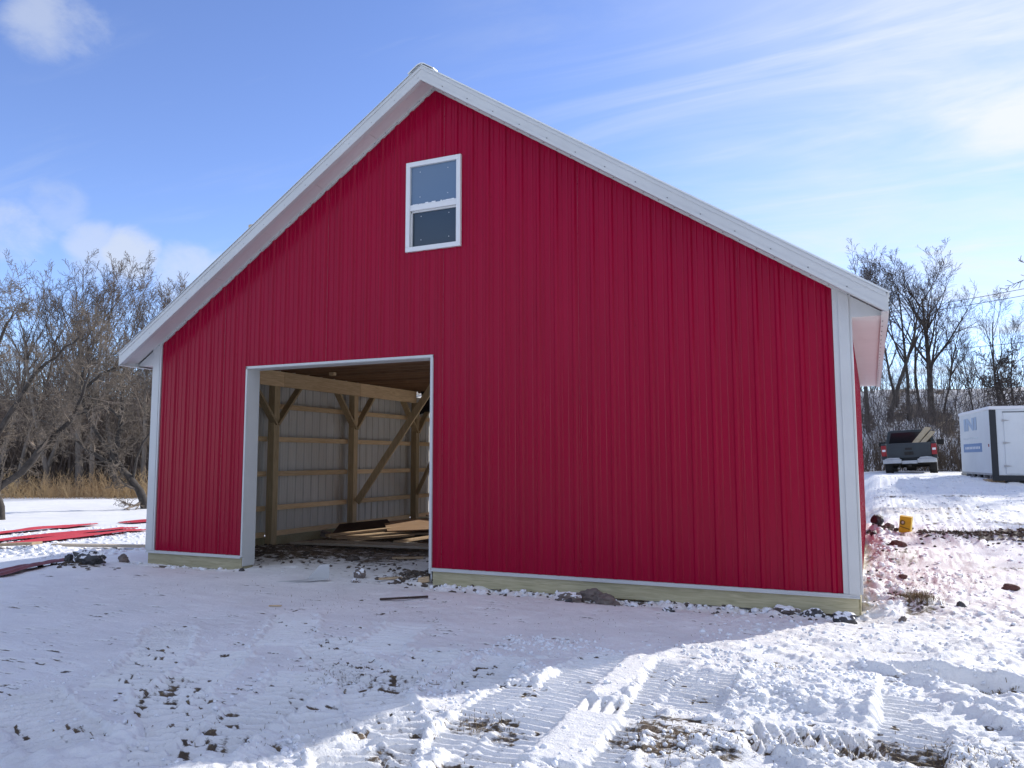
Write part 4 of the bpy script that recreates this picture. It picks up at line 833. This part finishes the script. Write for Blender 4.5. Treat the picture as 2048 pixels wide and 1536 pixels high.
tp('door_seal', 'bpost', lambda m: (m.box((.34, -.026, TH1-.135), (TW-.28, -.001, TH1-.115)),), dr)
for z in (.5, 1.2, 1.88): tp('hinge', 'steelg', lambda m: (m.box((.31, -.04, TH0-.22+z-.03), (.37, -.024, TH0-.22+z+.03)), m.prism([(.37, TH0-.22+z-.025), (.52, TH0-.22+z), (.37, TH0-.22+z+.025)], -.036, -.026, 1)), dr)
tp('side_rail', 'steelg', lambda m: (m.box((-.006, .05, TH0+.0), (.02, TL_, TH0+.06)), m.box((.02, .05, TH0-.16), (.06, TL_, TH0-.10))))
for i in range(6): tp('cross_member', 'steelg', lambda m: m.box((.0, .3+i*.8, TH0-.16), (TW-.1, .36+i*.8, TH0-.002)))
for y in (2.0, 2.95):
    w = tp('wheel', 'tyre', lambda m: m.tube([(.08, y, .24), (.27, y, .24)], .29, 16)); tp('rim', 'plate', lambda m: m.tube([(.06, y, .24), (.079, y, .24)], .16, 12), w)
tp('support_block', 'lum', lambda m: m.box((-.15, .15, -.08), (.35, .6, .06)))
tp('marker_lamp', 'lamp', lambda m: m.box((-.02, .25, 1.1-.05), (-.001, .29, 1.13)))
def text_part(txt, size, m_, loc, stretch=1.):
    cu = bpy.data.curves.new('txt', 'FONT'); cu.body = txt; cu.size = size; cu.extrude = .002; cu.align_x = 'CENTER'; cu.offset = .012*size*4
    tmp = bpy.data.objects.new('txt', cu); COL.objects.link(tmp); bpy.context.view_layer.update(); me_ = bpy.data.meshes.new_from_object(tmp.evaluated_get(bpy.context.evaluated_depsgraph_get())); bpy.data.objects.remove(tmp)
    o = link('lettering', me_, None, tl_); me_.materials.clear(); me_.materials.append(M[m_]); o.rotation_euler = (R_(90), 0, R_(-90)); o.location = loc; o.scale = (stretch, 1, 1); return o
text_part('INI', .54, 'fblue', (-.008, 2.6, TH0+1.46), 2.7)
tp('lettering_band', 'fgrey', lambda m: [m.box((-.006, 1.6+i*.24, TH0+1.15), (-.001, 1.75+i*.24, TH0+1.21)) for i in range(9)])
sg_ = tp('sign_panel', 'blue', lambda m: m.box((-.007, 1.15, TH0+.72), (-.001, 3.7, TH0+1.0)))
tp('lettering', 'vinyl', lambda m: [m.box((-.011, 1.4+i*.21, TH0+.82), (-.0075, 1.53+i*.21, TH0+.90)) for i in range(10)], sg_)

# ------------------------------------------------------------------ trees
class Tree:
    def __init__(s, seed): s.r = random.Random(seed); s.br = {}
    def put(s, pts, rad, n, key): s.br.setdefault((len(pts), n, key), []).append((pts, rad))
    def grow(s, p, d, l, rad, lvl, P):
        r = s.r; n = P['seg'][lvl]; pts = [p]; rads = [rad]; d = d.normalized(); sl = l/n; dirs = []
        for i in range(n):
            w = P['wob'][lvl]
            d = (d+Vector((r.gauss(0, w), r.gauss(0, w), r.gauss(0, w)*.7))+Vector((0, 0, P['up'][lvl]))).normalized()
            p = p+d*sl; pts.append(p); dirs.append(d); rads.append(max(rad*(1-(1-P['tip'][lvl])*(i+1)/n), P['min']))
        s.put([tuple(q) for q in pts], rads, P['sides'][lvl], 0 if lvl <= P['trunk_lvl'] else 1)
        if lvl+1 < len(P['seg']):
            k = P['kids'][lvl]; k = max(1, int(k*r.uniform(.8, 1.2)))
            for j in range(k):
                t = P['from'][lvl]+(1-P['from'][lvl])*(j+r.random())/k; t = min(t, .98); i = min(int(t*n), n-1); fr = t*n-i; q = pts[i].lerp(pts[i+1], fr); dd = dirs[i]
                a = dd.orthogonal().normalized(); a.rotate(Matrix.Rotation(r.uniform(0, 6.283), 3, dd)); ang = math.radians(r.uniform(*P['ang'][lvl]))
                nd_ = dd*math.cos(ang)+a*math.sin(ang); rr = rads[i]*(1-fr)+rads[i+1]*fr
                s.grow(q, nd_, l*r.uniform(*P['len'][lvl])*(1-.45*t if lvl else 1-.35*(t-.3)), max(rr*P['rr'][lvl], P['min']), lvl+1, P)
    def mesh(s, name, key):
        V = []; Fq = []; k0 = 0
        for (n, sd_, ky), L_ in s.br.items():
            if ky != key: continue
            Pn = np.array([b[0] for b in L_]); Rd = np.array([b[1] for b in L_]); d = Pn[:, -1]-Pn[:, 0]; d /= np.linalg.norm(d, axis=1)[:, None]+1e-9
            a = np.where(np.abs(d[:, 2:3]) < .9, [[0, 0, 1.]], [[1., 0, 0]]); U = np.cross(d, a); U /= np.linalg.norm(U, axis=1)[:, None]; Vv = np.cross(d, U)
            th = np.arange(sd_)*2*np.pi/sd_; ring = (U[:, None, :]*np.cos(th)[None, :, None]+Vv[:, None, :]*np.sin(th)[None, :, None])
            v = Pn[:, :, None, :]+ring[:, None]*Rd[:, :, None, None]; m_ = len(L_); idx = (np.arange(m_*n*sd_)+k0).reshape(m_, n, sd_); j2 = (np.arange(sd_)+1) % sd_
            f_ = np.stack([idx[:, :-1], idx[:, :-1][:, :, j2], idx[:, 1:][:, :, j2], idx[:, 1:]], -1).reshape(-1, 4); V.append(v.reshape(-1, 3)); Fq.append(f_); k0 += m_*n*sd_
        if not V: return None
        me = raw_mesh(name, np.concatenate(V), np.concatenate(Fq)); me.polygons.foreach_set('use_smooth', np.ones(len(me.polygons), bool)); return me
def tall_params(kind):
    P = dict(seg=[9, 7, 5, 3, 2], wob=[.04, .075, .10, .13, .15], up=[.03, .11, .10, .08, .05], tip=[.25, .2, .25, .4, .6], sides=[8, 5, 4, 3, 3], kids=[11, 7, 6, 5], ang=[(18, 42), (20, 44), (22, 52), (25, 58)],
             rr=[.62, .66, .64, .62], min=.0095, trunk_lvl=0)
    P['from'] = [.34, .22, .15, .1]; P['len'] = [(.38, .58), (.42, .65), (.4, .65), (.4, .7)]
    if kind == 1: P['from'] = [.45, .3, .2, .1]; P['ang'][0] = (18, 38); P['kids'] = [9, 6, 6, 4]
    if kind == 2: P['from'] = [.26, .2, .15, .1]; P['kids'] = [15, 8, 6, 5]; P['ang'][0] = (16, 44); P['len'][0] = (.42, .62); P['up'][1] = .07
    return P
def make_tree(seed, h, rad, kind):
    t = Tree(seed); t.grow(Vector((0, 0, -.3)), Vector((t.r.uniform(-.06, .06), t.r.uniform(-.06, .06), 1)), h*.86, rad, 0, tall_params(kind)); return t.mesh('trunk', 0), t.mesh('branches', 1)
PROTO = [make_tree(21, 13.5, .19, 0), make_tree(22, 13.5, .18, 1), make_tree(23, 13.5, .29, 2), make_tree(24, 13, .16, 0), make_tree(27, 13, .16, 1)]
PH = [max(v.co.z for v in pm[1].vertices) for pm in PROTO]
def tree(x, y, h, proto, label, group, bark='bark', twig='twig', rz=0., name='bare_tree', z=None, sxy=1., lean=(0, 0), cat='tree'):
    t = thing(name, label, cat, (x, y, gz(x, y)-.1 if z is None else z), rz, group); s = h/PH[proto]; t.scale = (s*sxy*1.12, s*sxy*1.12, s); t.rotation_euler = (lean[0], lean[1], rz)
    for nm, me_, mt in (('trunk', PROTO[proto][0], bark), ('crown', PROTO[proto][1], twig)):
        o = bpy.data.objects.new(nm, me_); COL.objects.link(o); o.parent = t
        if not me_.materials: me_.materials.append(None)
        o.material_slots[0].link = 'OBJECT'; o.material_slots[0].material = M[mt]
    return t
GL = 'bare trees along the left edge of the field'
lefts = [(-36.9, 21.0, 13.0, 0, 1.1), (-35.6, 21.6, 13.8, 1, 2.0), (-34.5, 22.4, 14.0, 3, .3), (-33.3, 22.3, 13.9, 0, 4.4), (-32.3, 23.3, 13.8, 2, 2.7), (-31.2, 23.2, 14.0, 4, 5.2), (-30.2, 24.2, 13.7, 1, 3.6), (-28.9, 24.8, 12.9, 0, 5.9), (-27.6, 25.4, 12.9, 3, 1.7), (-26.6, 25.9, 12.8, 4, .9), (-25.4, 26.6, 11.6, 1, 2.2), (-24.2, 27.2, 10.6, 3, 3.1)]
names_l = ['tall bare tree at the very left edge of the frame', 'tall bare tree second from the left edge of the frame', 'slender bare tree third from the left edge', 'tall bare tree with dense rounded top, fourth from the left edge', 'broad many-limbed bare tree at the middle of the left tree row', 'slim straight bare tree right of the broad one in the left row', 'tall bare tree whose top touches the low white cloud', 'bare tree with a vase-shaped top below the low white cloud', 'bare tree third from the roof edge in the left row', 'bare tree second from the roof edge in the left row', 'shorter bare tree just left of the barn roof slope', 'short bare tree whose top shows above the left roof slope']
for (x, y, h, pr_, rz), nm in zip(lefts, names_l): tree(x, y, h*1.06, [1, 1, 4, 0, 3][pr_] if nm.startswith('tall') else pr_, nm, GL, 'bark_l', 'twig', rz, sxy=.88)
GR = 'bare trees on the bank behind the truck'
rights = [(10.9, 42.4, 13.0, 1, .5, 'thick dark bare tree forking low, nearest the barn eave', 1.25), (12.05, 42.8, 13.3, 4, 1.4, 'straight slender bare tree between the low-forked tree and the big trunk', .95), (12.75, 43.4, 12.9, 1, 2.2, 'thin bare tree close against the left of the biggest trunk', .85), (13.3, 43.6, 13.4, 2, 3.9, 'biggest bare tree with a broad fan-shaped crown behind the truck', 1.0), (13.9, 43.9, 10.6, 3, 4.9, 'thin bare tree right of the biggest trunk', .8), (9.9, 41.0, 13.2, 0, 5.7, 'bare tree whose crown rises above the right end of the barn roof', 1.0), (9.2, 43.5, 13.0, 3, .2, 'bare tree standing behind the right roof corner', 1.0), (11.5, 44.6, 12.6, 3, 3.0, 'bare tree standing back between the low-forked and the slender tree', .9),
          (16.9, 45.0, 10.6, 4, 2.9, 'small bare tree with pale twigs above the trailer', 1.0), (17.7, 45.5, 10.0, 1, 1.9, 'small twin-stemmed bare tree at the right edge', .9), (15.5, 44.2, 8.0, 3, .9, 'short broken bare tree left of the trailer roof', .9)]
rights = [(x, y, zt_+1.0-gz(x, y), a_, b_, c_, d_) for x, y, zt_, a_, b_, c_, d_ in rights]
for x, y, h, pr_, rz, nm, sxy in rights: tree(x, y, h, pr_, nm, GR, 'bark', 'twig_d', rz, sxy=sxy)
# old apple trees on the left
def apple(name, label, limbs, seed, loc):
    t = Tree(seed); c = Vector(loc); P = dict(seg=[6, 5, 4, 2], wob=[.22, .26, .30, .3], up=[.05, .05, .02, -.02], tip=[.3, .3, .4, .6], sides=[5, 4, 3, 3], kids=[6, 6, 4], ang=[(30, 75), (30, 80), (30, 80)], rr=[.6, .6, .6], min=.007, trunk_lvl=-1)
    P['from'] = [.15, .1, .1]; P['len'] = [(.4, .75), (.4, .8), (.4, .8)]
    for pts, r0, r1 in limbs:
        pts = [Vector(p)-c for p in pts]
        q = [pts[0]]
        for a, b in zip(pts[:-1], pts[1:]): q += [a.lerp(b, .3), a.lerp(b, .7)+Vector((t.r.gauss(0, .04), t.r.gauss(0, .04), t.r.gauss(0, .04)))]
        q.append(pts[-1]); n = len(q); rads = [r0+(r1-r0)*i/(n-1) for i in range(n)]; t.put([tuple(p) for p in q], rads, 8, 0)
        for i in range(2, n):
            for _ in range(2):
                d = (q[i]-q[i-1]).normalized(); a = Vector((t.r.gauss(0, 1), t.r.gauss(0, 1), t.r.gauss(.35, .8))).normalized()
                if t.r.random() < .55: t.grow(q[i], (d*.5+a).normalized(), t.r.uniform(.7, 1.7), rads[i]*.42, 0, P)
    T = thing(name, label, 'tree', loc)
    for nm, key, mt in (('trunk', 0, 'apple_bark'), ('crown', 1, 'apple_twig')):
        me_ = t.mesh(nm, key); link(nm, me_, [mt], T)
    return T
apple('apple_tree', 'crooked dark tree leaning in from the left edge of the frame', [([(-17.2, 8.97, -.6), (-17.22, 8.9, .09), (-17.43, 8.77, .43)], .13, .12), ([(-17.43, 8.77, .43), (-16.2, 9.21, 1.46), (-15.82, 9.33, 1.97), (-15.22, 9.54, 2.57), (-14.93, 9.65, 2.82), (-14.59, 9.73, 3.5), (-14.33, 9.77, 4.25), (-14.1, 9.8, 5.0)], .13, .03),
      ([(-17.43, 8.77, .43), (-17.46, 8.6, 1.88), (-16.96, 8.73, 2.81), (-16.29, 8.91, 4.0), (-15.76, 9.08, 4.65), (-15.15, 9.29, 5.27), (-14.5, 9.5, 5.7)], .12, .025), ([(-17.46, 8.6, 1.88), (-17.21, 8.47, 4.26), (-16.85, 8.42, 6.0), (-16.47, 8.5, 6.6)], .10, .025)], 41, (-17.2, 8.97, -.5))
apple('apple_tree', 'crooked dark tree with a leaning trunk next to the barn corner', [([(-17.72, 15.35, -.6), (-17.83, 15.24, .07), (-18.19, 15.01, .7), (-18.64, 14.75, 1.22), (-18.89, 14.6, 1.63), (-18.76, 14.61, 2.05), (-18.59, 14.64, 2.57), (-18.5, 14.59, 3.4), (-18.37, 14.56, 4.23), (-18.5, 14.45, 4.75), (-18.27, 14.45, 5.5)], .19, .05),
      ([(-18.79, 14.67, 1.42), (-19.39, 14.37, 1.63), (-20.03, 14.03, 2.15), (-20.31, 13.88, 2.36), (-21.04, 13.48, 2.99), (-21.79, 13.11, 3.24)], .10, .03), ([(-18.52, 14.6, 3.19), (-18.74, 14.46, 3.57), (-19.11, 14.28, 3.71), (-19.49, 14.11, 3.71), (-20.26, 13.79, 3.4)], .09, .03),
      ([(-18.89, 14.6, 1.63), (-19.7, 14.06, 3.19), (-20.04, 13.8, 4.23), (-19.8, 13.88, 4.54), (-19.44, 14.01, 4.86), (-19.01, 14.16, 5.23), (-18.47, 14.39, 5.37), (-17.9, 14.65, 5.44)], .11, .035), ([(-18.19, 15.01, .7), (-17.85, 15.03, 1.94), (-17.43, 15.12, 2.98), (-17.01, 15.2, 4.02)], .06, .02), ([(-20.04, 13.8, 4.23), (-19.9, 13.76, 5.0), (-19.74, 13.75, 5.6), (-19.18, 13.93, 6.0)], .06, .02)], 42, (-17.72, 15.35, -.5))
# thickets: countless stems that read as one mass
def thicket(name, spots, m_, seed, kids=5, segs=3, rad=.012, spread=.35):
    rr = np.random.default_rng(seed); n = len(spots); V = []; Fq = []; k0 = 0
    P0 = np.array([[x, y, base_h(np.array([x]), np.array([y]))[0]-.05] for x, y, h in spots]); H = np.array([s[2] for s in spots])
    def emit(p, d, l, r0, r1, ns):
        nonlocal k0
        m = len(p); pts = [p]
        for i in range(ns):
            d = d+rr.normal(0, .16, d.shape)+[0, 0, .05]; d /= np.linalg.norm(d, axis=1)[:, None]; pts.append(pts[-1]+d*(l/ns)[:, None])
        Pn = np.stack(pts, 1); dd = Pn[:, -1]-Pn[:, 0]; dd /= np.linalg.norm(dd, axis=1)[:, None]; U = np.cross(dd, [1., .3, 0]); U /= np.linalg.norm(U, axis=1)[:, None]; Vv = np.cross(dd, U); th = np.arange(3)*2.0944
        ring = U[:, None]*np.cos(th)[None, :, None]+Vv[:, None]*np.sin(th)[None, :, None]; R = np.linspace(1, 0, ns+1)[None]*(r0-r1)[:, None]+r1[:, None]
        v = Pn[:, :, None]+ring[:, None]*R[:, :, None, None]; idx = (np.arange(m*(ns+1)*3)+k0).reshape(m, ns+1, 3); j2 = [1, 2, 0]
        Fq.append(np.stack([idx[:, :-1], idx[:, :-1][:, :, j2], idx[:, 1:][:, :, j2], idx[:, 1:]], -1).reshape(-1, 4)); V.append(v.reshape(-1, 3)); k0 += m*(ns+1)*3
        return Pn
    d = np.concatenate([rr.normal(0, spread, (n, 2)), np.ones((n, 1))], 1); d /= np.linalg.norm(d, axis=1)[:, None]
    Pn = emit(P0, d, H, rad*(.6+H*.35), np.full(n, rad*.4), segs)
    for _ in range(kids):
        i = rr.integers(1, segs+1, n); q = Pn[np.arange(n), i]; dk = d+rr.normal(0, .55, d.shape); dk /= np.linalg.norm(dk, axis=1)[:, None]; emit(q, dk, H*rr.uniform(.2, .45, n), np.full(n, rad*.6), np.full(n, rad*.35), 2)
    me = raw_mesh(name, np.concatenate(V), np.concatenate(Fq)); return tag(link(name, me, [m_]), kind='stuff')
def left_pt(d, s): return 9.96-.4106*(43+d)+.911*s, -8.72+.9068*(43+d)+.4126*s
sp = []
for _ in range(2300):
    d = 4.5+30*rng.random()**1.3; s = rng.uniform(-36-.5*d, -18); x, y = left_pt(d-0, s); sp.append((x, y, rng.uniform(2.5, 7.5)))
tag(thicket('left_thicket', sp, 'twig', 5, 7, 3, .02, .22), 'dense brown thicket of bare saplings beyond the left field', 'thicket')
sp = []
for _ in range(2600):
    d = -1.0+3.6*rng.random(); s = rng.uniform(-34, -17); x, y = left_pt(d, s); sp.append((x, y, rng.uniform(.35, 1.25)*(.45+.75*math.sin(s*1.7)**2)))
tag(thicket('tan_brush', sp, 'tan', 6, 5, 3, .011, .40), 'strip of dry tan brush at the edge of the left snow field', 'brush')
sp = []
for _ in range(2700):
    x = rng.uniform(1, 30); y = 33.2+.12*(x-10)+18*rng.random()**1.25; sp.append((x, y, rng.uniform(.7, 3.6)))
tag(thicket('bank_brush', sp, 'brush', 7, 6, 3, .012, .30), 'dark tangled brush covering the snowy bank behind the truck', 'brush')
sp = []
for _ in range(1600):
    x = rng.uniform(5, 26); y = 32.6+.12*(x-10)+1.6*rng.random(); sp.append((x, y, rng.uniform(.8, 1.9)))
M['tan_d'] = mat('dull_tan_stems', (.135, .10, .07), .95, var=.4, vscale=.4)
tag(thicket('bank_edge_weeds', sp, 'tan_d', 8, 4, 3, .011, .2), 'dull brown weeds along the foot of the bank', 'weeds')
# dark bushy evergreen at the right edge
def bushy(x, y, h, w, label, seed, name='evergreen_shrub'):
    t = Tree(seed); P = dict(seg=[6, 5, 4, 3], wob=[.08, .18, .22, .25], up=[.02, .02, .02, 0], tip=[.2, .3, .4, .6], sides=[6, 4, 3, 3], kids=[26, 10, 9], ang=[(45, 85), (30, 60), (30, 60)], rr=[.45, .55, .6], min=.012, trunk_lvl=0)
    P['from'] = [.06, .1, .1]; P['len'] = [(.35, .5), (.35, .6), (.3, .6)]
    t.grow(Vector((0, 0, -.2)), Vector((0, 0, 1)), h, .1, 0, P); T = thing(name, label, 'shrub', (x, y, gz(x, y)-.05)); T.scale = (w, w, 1)
    link('trunk', t.mesh('trunk', 0), ['bark'], T); link('crown', t.mesh('crown', 1), ['brush'], T); return T
bushy(17.2, 43.8, 3.4, 1.1, 'dense dark bush on the bank above the trailer roof', 61)
bushy(19.2, 44.2, 3.2, 1.2, 'dense dark bush on the bank at the right edge', 62)
# evergreens just right of the frame, whose shade crosses the yard, and the wood behind the photographer that the siding mirrors
for x, y, h, w_, lab in ((20.6, 27.2, 9.5, 1.1, 'tall dense evergreen right of the frame, nearest the trailer'), (23.0, 25.5, 9.0, 1.1, 'dense evergreen right of the frame, farthest from the barn'), (20.2, 31.5, 8.5, 1.0, 'dense evergreen right of the frame, closest to the bank')):
    bushy(x, y, h, w_, lab, int(x*10), 'evergreen_tree')
sp = []
for _ in range(1300): sp.append((rng.uniform(-45, 65), rng.uniform(-58, -44), rng.uniform(4, 10.5)))
tag(thicket('rear_woods', sp, 'brush', 9, 5, 3, .05, .18), 'wood of bare trees beyond the yard behind the camera', 'wood')
# utility wires
M['wire'] = mat('dark_cable', (.03, .03, .035), .6)
def wire(p, q, sag, label):
    p = Vector(p); q = Vector(q); c = (p+q)/2; pts = []
    for i in range(25):
        t = i/24; v = p.lerp(q, t); v.z -= sag*4*t*(1-t); pts.append(v-c)
    o = MB().tube(pts, .022, 5).build('power_line', 'wire'); o.location = c; tag(o, label, 'power line', 'overhead wires at the right'); return o
wire((6, 55.0, 11.9), (33, 66.5, 17.3), .5, 'upper overhead wire crossing the sky at the right edge'); wire((6, 55.0, 11.6), (33, 66.5, 16.6), .5, 'second overhead wire just below the upper one at right'); wire((3, 53.6, 9.0), (33, 66.5, 12.0), .5, 'lowest overhead wire passing behind the right trees')
for x, y, h, lab in ((33, 66.6, 18, 'utility pole right of the frame carrying the wires'), (3, 53.8, 12.2, 'utility pole behind the barn carrying the wires')):
    po = thing('utility_pole', lab, 'utility pole', (x, y, gz(x, y))); MB().tube([(0, 0, -.5), (0, 0, h-gz(x, y))], [.15, .11], 10).build('pole', 'bark', po); MB().box((-.9, -.05, h-gz(x, y)-.9), (.9, .05, h-gz(x, y)-.78)).build('crossarm', 'bark', po)
tot = sum(sum(len(p.vertices)-2 for p in me.polygons)*1 for me in bpy.data.meshes if me.users and len(me.polygons) < 400000)+2*len(F)
print('done', len(bpy.data.objects), 'unique tris', tot)
